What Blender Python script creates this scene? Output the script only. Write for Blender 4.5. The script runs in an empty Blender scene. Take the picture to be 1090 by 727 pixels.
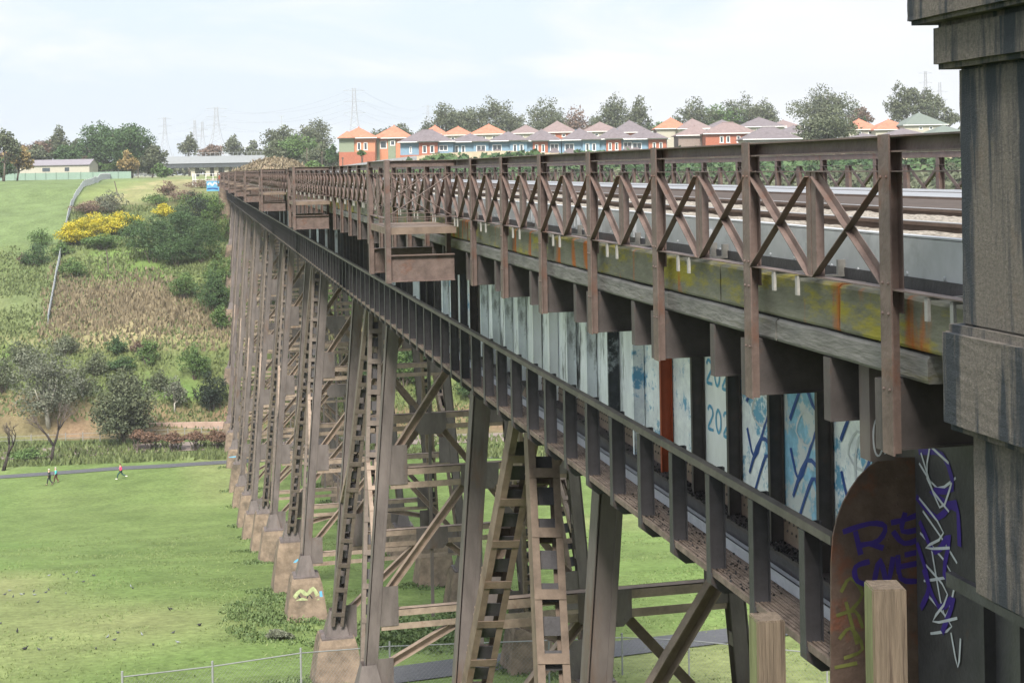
import bpy, math, random
import numpy as np
from mathutils import Vector, Matrix
random.seed(7)
SC = bpy.context.scene
COL = SC.collection

# ------------------------------------------------------------------ camera
FPX = 1500.0; TH = math.atan(337.0 / FPX); ROLL = 0.0175
EYE = 35.0
Fv = np.array([math.sin(TH), math.cos(TH), 0.0]); Rv = np.array([math.cos(TH), -math.sin(TH), 0.0]); Uv = np.array([0, 0, 1.0])
PPX, PPY = 545.0, 179.6
cr, sr = math.cos(ROLL), math.sin(ROLL)
cam = bpy.data.cameras.new('camera'); co = bpy.data.objects.new('camera', cam); COL.objects.link(co)
cam.sensor_fit = 'HORIZONTAL'; cam.sensor_width = 36.0; cam.lens = FPX / 1090 * 36
cam.shift_y = -(363.5 - PPY) / 1090.0
cam.clip_start = 0.1; cam.clip_end = 9000
rc = Rv * cr - Uv * sr; uc = Rv * sr + Uv * cr
M = Matrix(((rc[0], uc[0], -Fv[0], 0), (rc[1], uc[1], -Fv[1], 0), (rc[2], uc[2], -Fv[2], EYE), (0, 0, 0, 1)))
co.matrix_world = M
SC.camera = co

# ------------------------------------------------------------------ sky and sun
SUN_AZ = math.radians(197)      # from +Y towards +X : behind and to the right of the camera
SUN_EL = math.radians(46)
w = bpy.data.worlds.new('World'); SC.world = w; w.use_nodes = True
nt = w.node_tree; N = nt.nodes; L = nt.links
bg = N['Background']
sky = N.new('ShaderNodeTexSky'); sky.sky_type = 'NISHITA'; sky.sun_disc = False
sky.sun_elevation = SUN_EL; sky.sun_rotation = SUN_AZ; sky.dust_density = 2.0; sky.air_density = 1.0
tc = N.new('ShaderNodeTexCoord')
mp = N.new('ShaderNodeMapping'); mp.inputs['Scale'].default_value = (1.0, 1.0, 4.2)
mp.inputs['Location'].default_value = (3.1, 0.4, 0.35)
L.new(tc.outputs['Generated'], mp.inputs['Vector'])
n1 = N.new('ShaderNodeTexNoise'); n1.inputs['Scale'].default_value = 3.4; n1.inputs['Detail'].default_value = 7; n1.inputs['Roughness'].default_value = .55; n1.inputs['Distortion'].default_value = .35
L.new(mp.outputs[0], n1.inputs['Vector'])
rp = N.new('ShaderNodeValToRGB'); rp.color_ramp.elements[0].position = .40; rp.color_ramp.elements[1].position = .52
rp.color_ramp.elements[0].color = (0, 0, 0, 1); rp.color_ramp.elements[1].color = (1, 1, 1, 1)
L.new(n1.outputs['Fac'], rp.inputs['Fac'])
n2 = N.new('ShaderNodeTexNoise'); n2.inputs['Scale'].default_value = 6; n2.inputs['Detail'].default_value = 6
L.new(mp.outputs[0], n2.inputs['Vector'])
cc = N.new('ShaderNodeMix'); cc.data_type = 'RGBA'
cc.inputs[6].default_value = (3.9, 4.15, 4.55, 1); cc.inputs[7].default_value = (5.1, 5.15, 5.2, 1)
L.new(n2.outputs['Fac'], cc.inputs[0])
# thin high cloud over the blue everywhere, thick cloud on top
thin = N.new('ShaderNodeMix'); thin.data_type = 'RGBA'; thin.inputs[0].default_value = .88
thin.inputs[7].default_value = (3.75, 4.2, 4.75, 1)
L.new(sky.outputs[0], thin.inputs[6])
mx = N.new('ShaderNodeMix'); mx.data_type = 'RGBA'
L.new(rp.outputs[0], mx.inputs[0]); L.new(thin.outputs[2], mx.inputs[6]); L.new(cc.outputs[2], mx.inputs[7])
sep = N.new('ShaderNodeSeparateXYZ'); L.new(tc.outputs['Generated'], sep.inputs[0])      # overcast sky: the zenith is about three times the horizon
zc = N.new('ShaderNodeMath'); zc.operation = 'MAXIMUM'; zc.inputs[1].default_value = 0; L.new(sep.outputs['Z'], zc.inputs[0])
zp = N.new('ShaderNodeMath'); zp.operation = 'POWER'; zp.inputs[1].default_value = 1.5; L.new(zc.outputs[0], zp.inputs[0])
zm = N.new('ShaderNodeMath'); zm.operation = 'MULTIPLY_ADD'; zm.inputs[1].default_value = 1.1; zm.inputs[2].default_value = 1; L.new(zp.outputs[0], zm.inputs[0])
zs = N.new('ShaderNodeVectorMath'); zs.operation = 'SCALE'; L.new(mx.outputs[2], zs.inputs[0]); L.new(zm.outputs[0], zs.inputs['Scale'])
L.new(zs.outputs[0], bg.inputs['Color']); bg.inputs['Strength'].default_value = 0.099
sl = bpy.data.lights.new('sun', 'SUN'); sl.energy = 3.3; sl.angle = math.radians(14); sl.color = (1, .93, .82)
so = bpy.data.objects.new('sun', sl); COL.objects.link(so)
sd = Vector((math.sin(SUN_AZ) * math.cos(SUN_EL), math.cos(SUN_AZ) * math.cos(SUN_EL), math.sin(SUN_EL)))
so.rotation_euler = sd.to_track_quat('Z', 'Y').to_euler()
SC.view_settings.view_transform = 'Standard'; SC.view_settings.look = 'None'
SC.view_settings.exposure = 1.08; SC.view_settings.gamma = 1
SC.cycles.volume_step_rate = 4 if hasattr(SC.cycles, 'volume_step_rate') else 1
SC.cycles.max_bounces = 6; SC.cycles.transparent_max_bounces = 12

# ------------------------------------------------------------------ pixel helpers
def ray(px, py):
    dx, dy = px - PPX, py - PPY
    xx = dx * cr - dy * sr; up = -dx * sr - dy * cr
    return Fv + Rv * (xx / FPX) + Uv * (up / FPX)
CAM = np.array([0, 0, EYE])
def onX(px, py, X):
    r = ray(px, py); return CAM + r * (X / r[0])
def atD(px, py, d):
    return CAM + ray(px, py) * d
def pix(P):
    """arrays (n,3) -> image px,py (photo pixels)"""
    P = np.atleast_2d(P) - CAM
    d = P @ Fv; d = np.where(np.abs(d) < .01, .01, d)
    xx = (P @ Rv) / d * FPX; up = P[:, 2] / d * FPX
    dx = xx * cr - up * sr; dy = -xx * sr - up * cr
    return dx + PPX, dy + PPY, d

# ------------------------------------------------------------------ terrain height
_d = [-400, -3, 0.5, 3, 9, 20, 40, 48, 57, 65, 74, 88, 96, 110, 119, 133, 141, 160, 170, 175, 181, 187, 192, 205, 222, 232, 245, 260, 280, 300, 340, 420, 600, 1200, 6000]
_G = [1.6, 1.7, 2.2, 5.5, 11, 15, 17.9, 18.7, 20.1, 21.2, 22.6, 24.6, 26, 28.7, 30.3, 32.0, 32.9, 33.7, 34.0, 35.0, 34.3, 34.2, 30.5, 22.6, 15.8, 12.8, 9.5, 6.2, 3.0, 1.3, .9, .8, .8, .8, .8]
def vnoise(x, y, s, seed=0):
    x = np.asarray(x) / s + seed * 17.3; y = np.asarray(y) / s + seed * 9.1
    xi = np.floor(x); yi = np.floor(y); fx = x - xi; fy = y - yi
    fx = fx * fx * (3 - 2 * fx); fy = fy * fy * (3 - 2 * fy)
    def h(a, b):
        v = np.sin(a * 127.1 + b * 311.7 + seed * 3.3) * 43758.5453
        return v - np.floor(v)
    return (h(xi, yi) * (1 - fx) + h(xi + 1, yi) * fx) * (1 - fy) + (h(xi, yi + 1) * (1 - fx) + h(xi + 1, yi + 1) * fx) * fy
def sstep(a, b, x):
    t = np.clip((np.asarray(x, float) - a) / (b - a), 0, 1); return t * t * (3 - 2 * t)
def zt(x, y):
    x = np.asarray(x, float); y = np.asarray(y, float)
    d = x * Fv[0] + y * Fv[1]; u = x * Rv[0] + y * Rv[1]
    # the creek bank bends a little nearer on the left
    dd = d + np.where((d > 120) & (d < 400), 1, 0) * 0
    sh = -6 * sstep(20, 90, -u) * sstep(150, 175, d) * (1 - sstep(185, 230, d))
    g = np.interp(dd - sh, _d, _G)
    ut = u / np.maximum(d, 20)
    g = g - 3.4 * sstep(-.16, -.04, ut) * sstep(275, 320, d)       # higher ground under the estate
    g = g - 1.2 * sstep(.0, .2, ut) * sstep(345, 420, d)
    g = g + (vnoise(x, y, 14, 1) - .5) * 1.6 * sstep(185, 200, d) * (1 - sstep(300, 340, d))
    g = g + (vnoise(x, y, 4, 2) - .5) * .5 * sstep(185, 200, d) * (1 - sstep(270, 300, d))
    g = g + (vnoise(x, y, 30, 3) - .5) * .5 * sstep(50, 60, d) * (1 - sstep(170, 190, d))
    g = g + 1.5 * (1 - sstep(.5, 3, d)) * sstep(3, 5, x)
    return EYE - g
def hit(px, py, dmin=20, dmax=1500):
    r = ray(px, py); t = np.linspace(dmin, dmax, 6000) if dmax > 600 else np.linspace(dmin, dmax, 3000)
    P = CAM[None, :] + r[None, :] * t[:, None]
    below = P[:, 2] < zt(P[:, 0], P[:, 1])
    i = int(np.argmax(below)) if below.any() else len(t) - 1
    return P[i].copy()

# ------------------------------------------------------------------ mesh helpers
class MB:
    def __init__(s): s.v = []; s.f = []; s.m = []
    def add(s, vs, fs, mi=0):
        b = len(s.v); s.v.extend([tuple(map(float, p)) for p in vs])
        for f in fs: s.f.append(tuple(b + i for i in f)); s.m.append(mi)
    def box(s, a, b, mi=0):
        x0, y0, z0 = (min(a[i], b[i]) for i in range(3)); x1, y1, z1 = (max(a[i], b[i]) for i in range(3))
        s.add([(x0, y0, z0), (x1, y0, z0), (x1, y1, z0), (x0, y1, z0), (x0, y0, z1), (x1, y0, z1), (x1, y1, z1), (x0, y1, z1)],
              [(0, 3, 2, 1), (4, 5, 6, 7), (0, 1, 5, 4), (1, 2, 6, 5), (2, 3, 7, 6), (3, 0, 4, 7)], mi)
    def beam(s, p, q, wa, wb, side=(1, 0, 0), mi=0, off=(0, 0), taper=1.0):
        """rectangular bar from p to q; wa along 'side', wb along the third axis"""
        p = np.array(p, float); q = np.array(q, float); d = q - p; n = np.linalg.norm(d)
        if n < 1e-6: return
        d /= n; a = np.array(side, float); a = a - d * (a @ d)
        if np.linalg.norm(a) < 1e-4:
            a = np.array((0, 1, .1)); a = a - d * (a @ d)
        a /= np.linalg.norm(a); b = np.cross(d, a)
        vs = []
        for e, k in ((p, 1.0), (q, taper)):
            for sa, sb in ((-1, -1), (1, -1), (1, 1), (-1, 1)):
                vs.append(e + a * (off[0] + sa * wa / 2) * k + b * (off[1] + sb * wb / 2) * k)
        s.add(vs, [(0, 3, 2, 1), (4, 5, 6, 7), (0, 1, 5, 4), (1, 2, 6, 5), (2, 3, 7, 6), (3, 0, 4, 7)], mi)
    def tube(s, pts, rs, n=6, mi=0):
        pts = [np.array(p, float) for p in pts]; rings = []
        if not hasattr(rs, '__len__'): rs = [rs] * len(pts)
        b0 = len(s.v)
        for i, p in enumerate(pts):
            d = pts[min(i + 1, len(pts) - 1)] - pts[max(i - 1, 0)]; d = d / (np.linalg.norm(d) + 1e-9)
            a = np.cross(d, (0, 0, 1.0)); 
            if np.linalg.norm(a) < .05: a = np.cross(d, (1.0, 0, 0))
            a /= np.linalg.norm(a); b = np.cross(d, a)
            for k in range(n):
                t = 2 * math.pi * k / n
                s.v.append(tuple(p + (a * math.cos(t) + b * math.sin(t)) * rs[i]))
        for i in range(len(pts) - 1):
            for k in range(n):
                s.f.append((b0 + i * n + k, b0 + i * n + (k + 1) % n, b0 + (i + 1) * n + (k + 1) % n, b0 + (i + 1) * n + k)); s.m.append(mi)
        s.f.append(tuple(b0 + k for k in range(n))[::-1]); s.m.append(mi)
        s.f.append(tuple(b0 + (len(pts) - 1) * n + k for k in range(n))); s.m.append(mi)
    def ellip(s, c, r, nu=10, nv=6, mi=0):
        vs = [(c[0], c[1], c[2] - r[2])]; 
        for j in range(1, nv):
            t = -math.pi / 2 + math.pi * j / nv
            for i in range(nu):
                a = 2 * math.pi * i / nu
                vs.append((c[0] + r[0] * math.cos(t) * math.cos(a), c[1] + r[1] * math.cos(t) * math.sin(a), c[2] + r[2] * math.sin(t)))
        vs.append((c[0], c[1], c[2] + r[2])); fs = []
        for i in range(nu): fs.append((0, 1 + (i + 1) % nu, 1 + i))
        for j in range(nv - 2):
            for i in range(nu):
                a = 1 + j * nu + i; b = 1 + j * nu + (i + 1) % nu
                fs.append((a, b, b + nu, a + nu))
        e = len(vs) - 1; o = 1 + (nv - 2) * nu
        for i in range(nu): fs.append((o + i, o + (i + 1) % nu, e))
        s.add(vs, fs, mi)
    def build(s, name, mats, parent=None, smooth=False, org=None):
        me = bpy.data.meshes.new(name)
        v = np.array(s.v, dtype=float).reshape(-1, 3)
        if org is not None: v = v - np.array(org, float)
        me.from_pydata(v.tolist(), [], s.f)
        if not isinstance(mats, (list, tuple)): mats = [mats]
        for m in mats: me.materials.append(m)
        if len(mats) > 1: me.polygons.foreach_set('material_index', s.m)
        if smooth: me.polygons.foreach_set('use_smooth', [True] * len(s.f))
        me.update()
        o = bpy.data.objects.new(name, me); COL.objects.link(o)
        if parent is not None: o.parent = parent
        elif org is not None: o.location = tuple(map(float, org))
        return o
def np_mesh(name, V, nq, mats, parent=None, attr=None, org=None, tri=False, mi=None):
    """V (k*n,3) -> k quads / tris of separate faces"""
    k = 3 if tri else 4
    me = bpy.data.meshes.new(name); n = len(V) // k
    if org is not None: V = V - np.array(org, float)
    me.vertices.add(len(V)); me.vertices.foreach_set('co', V.astype(np.float32).ravel())
    me.loops.add(len(V)); me.loops.foreach_set('vertex_index', np.arange(len(V), dtype=np.int32))
    me.polygons.add(n); me.polygons.foreach_set('loop_start', np.arange(0, len(V), k, dtype=np.int32))
    if not isinstance(mats, (list, tuple)): mats = [mats]
    for m in mats: me.materials.append(m)
    if mi is not None: me.polygons.foreach_set('material_index', mi.astype(np.int32))
    if attr is not None:
        at = me.attributes.new('tint', 'FLOAT', 'FACE'); at.data.foreach_set('value', attr.astype(np.float32))
    me.update(calc_edges=True)
    o = bpy.data.objects.new(name, me); COL.objects.link(o)
    if parent is not None: o.parent = parent
    elif org is not None: o.location = tuple(map(float, org))
    return o
def tag(o, label=None, cat=None, group=None, kind=None):
    if label: o['label'] = label
    if cat: o['category'] = cat
    if group: o['group'] = group
    if kind: o['kind'] = kind
    return o
def thing(name, label, cat, loc=(0, 0, 0), group=None, rz=0):
    o = bpy.data.objects.new(name, None); COL.objects.link(o); o.location = tuple(map(float, loc)); o.rotation_euler = (0, 0, rz)
    o.empty_display_size = .5
    return tag(o, label, cat, group)
def copy_part(src, parent, off):
    c = src.copy(); COL.objects.link(c); c.parent = parent
    c.location = (src.location[0] + off[0], src.location[1] + off[1], src.location[2] + off[2]); return c

# ------------------------------------------------------------------ materials
MATS = {}
def mat(name, col, rough=.8, var=.25, scale=3.0, col2=None, mask=None, metal=0.0, bump=0.0, bscale=30, spec=.3, detail=6, stretch=None, attr=None):
    """noise-varied base colour; col2 appears in patches (mask=(lo,hi))"""
    m = bpy.data.materials.new(name); m.use_nodes = True; MATS[name] = m
    n = m.node_tree.nodes; l = m.node_tree.links; b = n['Principled BSDF']
    b.inputs['Roughness'].default_value = rough; b.inputs['Metallic'].default_value = metal
    b.inputs['Specular IOR Level'].default_value = spec
    tcn = n.new('ShaderNodeTexCoord'); vec = tcn.outputs['Object']
    if stretch:
        mpn = n.new('ShaderNodeMapping'); mpn.inputs['Scale'].default_value = stretch; l.new(vec, mpn.inputs[0]); vec = mpn.outputs[0]
    no = n.new('ShaderNodeTexNoise'); no.inputs['Scale'].default_value = scale; no.inputs['Detail'].default_value = detail; no.inputs['Roughness'].default_value = .65
    l.new(vec, no.inputs['Vector'])
    mxn = n.new('ShaderNodeMix'); mxn.data_type = 'RGBA'
    lo = [c * (1 - var) for c in col]; hi = [min(1, c * (1 + var)) for c in col]
    mxn.inputs[6].default_value = (*lo, 1); mxn.inputs[7].default_value = (*hi, 1)
    mr = n.new('ShaderNodeMapRange'); mr.inputs[1].default_value = .3; mr.inputs[2].default_value = .7
    l.new(no.outputs['Fac'], mr.inputs[0]); l.new(mr.outputs[0], mxn.inputs[0])
    out = mxn.outputs[2]
    if attr:
        at = n.new('ShaderNodeAttribute'); at.attribute_name = 'tint'; l.new(at.outputs['Fac'], mxn.inputs[0])
    if col2 is not None:
        no2 = n.new('ShaderNodeTexNoise'); no2.inputs['Scale'].default_value = scale * .37; no2.inputs['Detail'].default_value = 8; no2.inputs['Roughness'].default_value = .7
        l.new(vec, no2.inputs['Vector'])
        mr2 = n.new('ShaderNodeMapRange'); mr2.inputs[1].default_value = mask[0]; mr2.inputs[2].default_value = mask[1]
        l.new(no2.outputs['Fac'], mr2.inputs[0])
        m2 = n.new('ShaderNodeMix'); m2.data_type = 'RGBA'; m2.inputs[7].default_value = (*col2, 1)
        l.new(mr2.outputs[0], m2.inputs[0]); l.new(out, m2.inputs[6]); out = m2.outputs[2]
    l.new(out, b.inputs['Base Color'])
    if bump:
        nb = n.new('ShaderNodeTexNoise'); nb.inputs['Scale'].default_value = bscale; nb.inputs['Detail'].default_value = 5
        l.new(vec, nb.inputs['Vector'])
        bp = n.new('ShaderNodeBump'); bp.inputs['Strength'].default_value = bump; bp.inputs['Distance'].default_value = .02
        l.new(nb.outputs['Fac'], bp.inputs['Height']); l.new(bp.outputs[0], b.inputs['Normal'])
    return m
def leafmat(name, c1, c2, trans=.25):
    m = bpy.data.materials.new(name); m.use_nodes = True; MATS[name] = m
    n = m.node_tree.nodes; l = m.node_tree.links; b = n['Principled BSDF']; b.inputs['Roughness'].default_value = .6; b.inputs['Specular IOR Level'].default_value = .2
    at = n.new('ShaderNodeAttribute'); at.attribute_name = 'tint'
    mxn = n.new('ShaderNodeMix'); mxn.data_type = 'RGBA'; mxn.inputs[6].default_value = (*c1, 1); mxn.inputs[7].default_value = (*c2, 1)
    l.new(at.outputs['Fac'], mxn.inputs[0]); l.new(mxn.outputs[2], b.inputs['Base Color'])
    return m
steel = mat('steel_paint_brown', (.118, .086, .077), .55, .32, 5, (.13, .058, .036), (.55, .70), bump=.25, bscale=25, spec=.4)
steel_d = mat('steel_paint_dark_and_shade', (.058, .056, .063), .55, .25, 4, (.09, .055, .04), (.62, .75), bump=.25, bscale=25, spec=.4)
steel_leg = mat('steel_paint_leg', (.128, .109, .107), .6, .32, 2.2, (.12, .07, .045), (.56, .74), bump=.2, bscale=20, spec=.35, stretch=(1, 1, .35))
steel_t = mat('steel_paint_tan', (.165, .124, .098), .65, .32, 3, (.12, .07, .045), (.6, .74), bump=.2, bscale=20, spec=.3)
steel_g = mat('girder_paint', (.068, .060, .060), .6, .3, 3, (.13, .07, .045), (.6, .75), bump=.2, bscale=20)
galv = mat('galvanised_grey', (.40, .42, .45), .45, .12, 5, (.22, .23, .25), (.55, .75), spec=.5)
concrete = mat('old_concrete', (.27, .24, .20), .9, .3, 6, (.13, .12, .105), (.5, .66), bump=.6, bscale=60)
footc = mat('footing_concrete', (.215, .165, .125), .9, .38, 1.9, (.09, .075, .06), (.48, .66), bump=.5, bscale=12)
ballast = mat('ballast_stone', (.24, .215, .185), .95, .8, 30, bump=1.0, bscale=30, detail=3)
railm = mat('rail_steel', (.10, .07, .055), .6, .3, 6)
railtop = mat('rail_running_surface', (.42, .42, .43), .3, .1, 8, metal=.7)
sleeper = mat('sleeper_concrete', (.20, .17, .14), .9, .3, 8)
asphalt = mat('path_asphalt', (.085, .088, .098), .9, .2, 6, bump=.3, bscale=40)
bark = mat('bark', (.11, .09, .075), .9, .35, 6)
steel_s = mat('steel_paint_tan_lit', (.27, .21, .17), .7, .3, 3, (.15, .085, .055), (.58, .74), bump=.2, bscale=20, spec=.3)  # lighter copy of the tan paint, light on the struts put into the colour
barkp = mat('bark_pale', (.42, .40, .36), .9, .25, 6)
# ------------------------------------------------------------------ ground sheet
def poly_mask(px, py, poly, soft=6):
    poly = np.array(poly, float); inside = np.zeros(px.shape, bool); dist = np.full(px.shape, 1e9)
    n = len(poly)
    for i in range(n):
        x1, y1 = poly[i]; x2, y2 = poly[(i + 1) % n]
        c = ((y1 > py) != (y2 > py)) & (px < (x2 - x1) * (py - y1) / (y2 - y1 + 1e-9) + x1)
        inside ^= c
        t = np.clip(((px - x1) * (x2 - x1) + (py - y1) * (y2 - y1)) / ((x2 - x1) ** 2 + (y2 - y1) ** 2 + 1e-9), 0, 1)
        dist = np.minimum(dist, np.hypot(px - x1 - t * (x2 - x1), py - y1 - t * (y2 - y1)))
    sd = np.where(inside, dist, -dist)
    return np.clip(sd / soft * .5 + .5, 0, 1)
LAWN = (.120, .172, .055); RANK = (.085, .125, .045); DRYBR = (.19, .155, .10); STRAW = (.30, .25, .145); OLIVE = (.125, .145, .055)
PALEG = (.120, .165, .068); DIRT = (.19, .125, .085); SCRUB = (.12, .10, .06)
def ground_colour(x, y, z):
    P = np.stack([x, y, z], 1); px, py, d = pix(P)
    vis = d > 5
    nz = vnoise(x, y, 5, 4); nz2 = vnoise(x, y, 1.6, 5); nz3 = vnoise(x, y, 16, 6)
    px = px + (nz - .5) * 8 + (nz2 - .5) * 5; py = py + (vnoise(x, y, 6, 9) - .5) * 7 + (nz2 - .5) * 3
    C = np.tile(np.array(LAWN), (len(x), 1)) * (.86 + .22 * nz3 + .14 * nz)[:, None]
    def mixc(C, c, m): m = np.clip(m, 0, 1)[:, None]; return C * (1 - m) + np.array(c) * m
    hill = sstep(172, 178, d)
    C = mixc(C, RANK, hill * .9)
    C = mixc(C, OLIVE, sstep(188, 194, d) * (.5 + .4 * nz))
    up = sstep(188, 192, d)
    C = mixc(C, DRYBR, up * poly_mask(px, py, [(48, 350), (62, 296), (95, 303), (170, 305), (215, 325), (245, 345), (245, 350)], 8) * .9)
    C = mixc(C, STRAW, up * poly_mask(px, py, [(0, 360), (90, 345), (245, 343), (560, 345), (560, 366), (245, 366), (0, 372)], 8) * (.35 + .6 * nz))
    C = mixc(C, PALEG, up * poly_mask(px, py, [(0, 260), (68, 255), (48, 350), (0, 345)], 10) * (.5 + .5 * nz))
    C = mixc(C, DRYBR, up * poly_mask(px, py, [(0, 318), (45, 300), (45, 350), (0, 352)], 14) * .6 * nz)
    C = mixc(C, PALEG, poly_mask(px, py, [(-400, 190), (150, 184), (92, 200), (70, 240), (64, 262), (0, 262), (-400, 300)], 5) * sstep(215, 235, d))
    C = mixc(C, (.13, .20, .055), up * poly_mask(px, py, [(95, 262), (165, 262), (210, 300), (175, 306), (95, 300)], 8) * .8)
    C = mixc(C, (.17, .21, .08), up * poly_mask(px, py, [(85, 212), (130, 185), (235, 178), (235, 200), (150, 215)], 6) * .85)
    C = mixc(C, STRAW, up * poly_mask(px, py, [(90, 225), (170, 186), (215, 184), (205, 196), (140, 214)], 8) * (.25 + .6 * nz2))
    C = mixc(C, (.17, .12, .09), up * poly_mask(px, py, [(75, 225), (110, 214), (160, 222), (190, 196), (225, 198), (180, 214), (120, 228), (80, 238)], 6) * .6)
    C = mixc(C, (.10, .17, .045), up * poly_mask(px, py, [(0, 368), (14, 366), (16, 385), (0, 395)], 5) * .9)
    C = mixc(C, (.11, .19, .05), up * poly_mask(px, py, [(150, 400), (210, 410), (222, 440), (165, 446), (140, 430)], 8) * .8)
    C = mixc(C, (.09, .17, .045), up * poly_mask(px, py, [(0, 425), (30, 425), (36, 448), (0, 452)], 8) * .8)
    C = mixc(C, DIRT, sstep(182, 184, d) * (1 - sstep(189.5, 191, d)) * (.45 + .5 * nz))
    C = mixc(C, PALEG, sstep(300, 330, d) * .7)
    C = mixc(C, STRAW, sstep(330, 420, d) * nz3 * .5)
    wear = poly_mask(px, py, [(40, 520), (240, 512), (245, 560), (40, 570)], 30) * .3 * nz
    C = mixc(C, STRAW, np.clip(nz3 - .62, 0, 1) * 1.1 * (1 - hill) + wear * 0.3 * (1 - hill))
    C = mixc(C, (.10, .17, .045), np.clip(vnoise(x, y, 9, 12) - .55, 0, 1) * 1.2 * (1 - hill))
    return np.clip(C * (.88 + .24 * nz2)[:, None], 0, 1)
ds = np.concatenate([np.array([-400, -200, -90, -40, -15, -6, -2, 0, 1, 2, 3, 4.5, 6, 9, 12, 16, 20, 25, 30, 35, 40, 44]), np.arange(46, 165, 1.2), np.arange(165, 300, .7), np.arange(302, 420, 4), np.array([430, 460, 500, 560, 640, 760, 900, 1200, 1600, 2300])])
us = np.concatenate([np.array([-2000, -1000, -600, -400, -280, -220, -180, -150]), np.arange(-130, 110, 1.0), np.array([110, 115, 122, 132, 145, 160, 180, 210, 260, 340, 460, 700, 1200, 2000])])
DD, UU = np.meshgrid(ds, us, indexing='ij')
X = DD * Fv[0] + UU * Rv[0]; Y = DD * Fv[1] + UU * Rv[1]
Z = zt(X.ravel(), Y.ravel())
V = np.stack([X.ravel(), Y.ravel(), Z], 1); nr, nc = DD.shape
I = np.arange(nr * nc).reshape(nr, nc)
Fq = np.stack([I[:-1, :-1], I[:-1, 1:], I[1:, 1:], I[1:, :-1]], -1).reshape(-1, 4)
me = bpy.data.meshes.new('ground'); me.vertices.add(len(V)); me.vertices.foreach_set('co', V.astype(np.float32).ravel())
me.loops.add(Fq.size); me.loops.foreach_set('vertex_index', Fq.astype(np.int32).ravel())
me.polygons.add(len(Fq)); me.polygons.foreach_set('loop_start', np.arange(0, Fq.size, 4, dtype=np.int32)); me.polygons.foreach_set('use_smooth', np.ones(len(Fq), bool))
me.update(calc_edges=True)
Cg = ground_colour(V[:, 0], V[:, 1], V[:, 2])
ca = me.color_attributes.new('soil', 'FLOAT_COLOR', 'POINT'); ca.data.foreach_set('color', np.concatenate([Cg, np.ones((len(Cg), 1))], 1).astype(np.float32).ravel())
gm = bpy.data.materials.new('ground_grass'); gm.use_nodes = True
n = gm.node_tree.nodes; l = gm.node_tree.links; b = n['Principled BSDF']; b.inputs['Roughness'].default_value = .95; b.inputs['Specular IOR Level'].default_value = .1
at = n.new('ShaderNodeAttribute'); at.attribute_name = 'soil'; tcn = n.new('ShaderNodeTexCoord')
def nz_node(s, det, lo, hi, rough=.6):
    a = n.new('ShaderNodeTexNoise'); a.inputs['Scale'].default_value = s; a.inputs['Detail'].default_value = det; a.inputs['Roughness'].default_value = rough
    l.new(tcn.outputs['Object'], a.inputs['Vector']); r = n.new('ShaderNodeMapRange'); r.inputs[1].default_value = .3; r.inputs[2].default_value = .7; r.inputs[3].default_value = lo; r.inputs[4].default_value = hi
    l.new(a.outputs['Fac'], r.inputs[0]); return r.outputs[0]
h = n.new('ShaderNodeMath'); h.operation = 'MULTIPLY'; l.new(nz_node(2.2, 6, .68, 1.32, .75), h.inputs[0]); l.new(nz_node(.22, 5, .85, 1.15), h.inputs[1])
vm = n.new('ShaderNodeVectorMath'); vm.operation = 'SCALE'; l.new(at.outputs['Color'], vm.inputs[0]); l.new(h.outputs[0], vm.inputs['Scale'])
l.new(vm.outputs[0], b.inputs['Base Color'])
nb = n.new('ShaderNodeTexNoise'); nb.inputs['Scale'].default_value = 3; nb.inputs['Detail'].default_value = 8; l.new(tcn.outputs['Object'], nb.inputs['Vector'])
bp = n.new('ShaderNodeBump'); bp.inputs['Strength'].default_value = .6; bp.inputs['Distance'].default_value = .15; l.new(nb.outputs['Fac'], bp.inputs['Height']); l.new(bp.outputs[0], b.inputs['Normal'])
me.materials.append(gm)
g = bpy.data.objects.new('ground', me); COL.objects.link(g); tag(g, kind='structure')

def ribbon(name, pts, half, m, lift=.03, thick=.0, sub=3.0):
    """pts list of xy centreline; drapes on terrain"""
    pts = [np.array(p[:2], float) for p in pts]; out = []
    for a, c in zip(pts[:-1], pts[1:]):
        k = max(1, int(np.linalg.norm(c - a) / sub))
        for i in range(k): out.append(a + (c - a) * i / k)
    out.append(pts[-1]); mb = MB(); rows = []
    for i, p in enumerate(out):
        t = out[min(i + 1, len(out) - 1)] - out[max(0, i - 1)]; t /= np.linalg.norm(t); nn = np.array([-t[1], t[0]])
        for k in (-1, -.5, 0, .5, 1):
            q = p + nn * half * k; rows.append((q[0], q[1], float(zt(q[0], q[1])) + lift))
    f = []
    for i in range(len(out) - 1):
        for k in range(4): f.append((i * 5 + k, (i + 1) * 5 + k, (i + 1) * 5 + k + 1, i * 5 + k + 1))
    mb.add(rows, f); return mb.build(name, m, smooth=True)
# walking path over the flat, far
pp = [hit(-120, 514), hit(0, 508), hit(60, 504), hit(125, 499), hit(180, 496), hit(235, 492.5), hit(330, 488), hit(440, 486), hit(560, 486), hit(700, 486), hit(900, 486)]
fp = ribbon('walking_path', pp, 1.15, asphalt, .05); tag(fp, kind='structure')
pn = [hit(250, 770, 20, 120), hit(400, 722, 20, 120), hit(520, 706, 20, 120), hit(640, 693, 20, 120), hit(740, 681, 20, 120), hit(850, 668, 20, 120), hit(1000, 650, 20, 120)]
np_ = ribbon('sealed_path', pn, 1.35, asphalt, .05); tag(np_, kind='structure')
# road bench on the far bank
def at_du(d, u): p = Fv * d + Rv * u; return p[:2]
road = [at_du(181 + 3 * math.sin(u / 60) - 4 * float(sstep(20, 90, -u)), u) for u in range(-150, 130, 6)]
rd = ribbon('creek_road', road, 2.0, mat('gravel_road', (.20, .165, .15), .95, .25, 2), .08); tag(rd, kind='structure')

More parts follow.
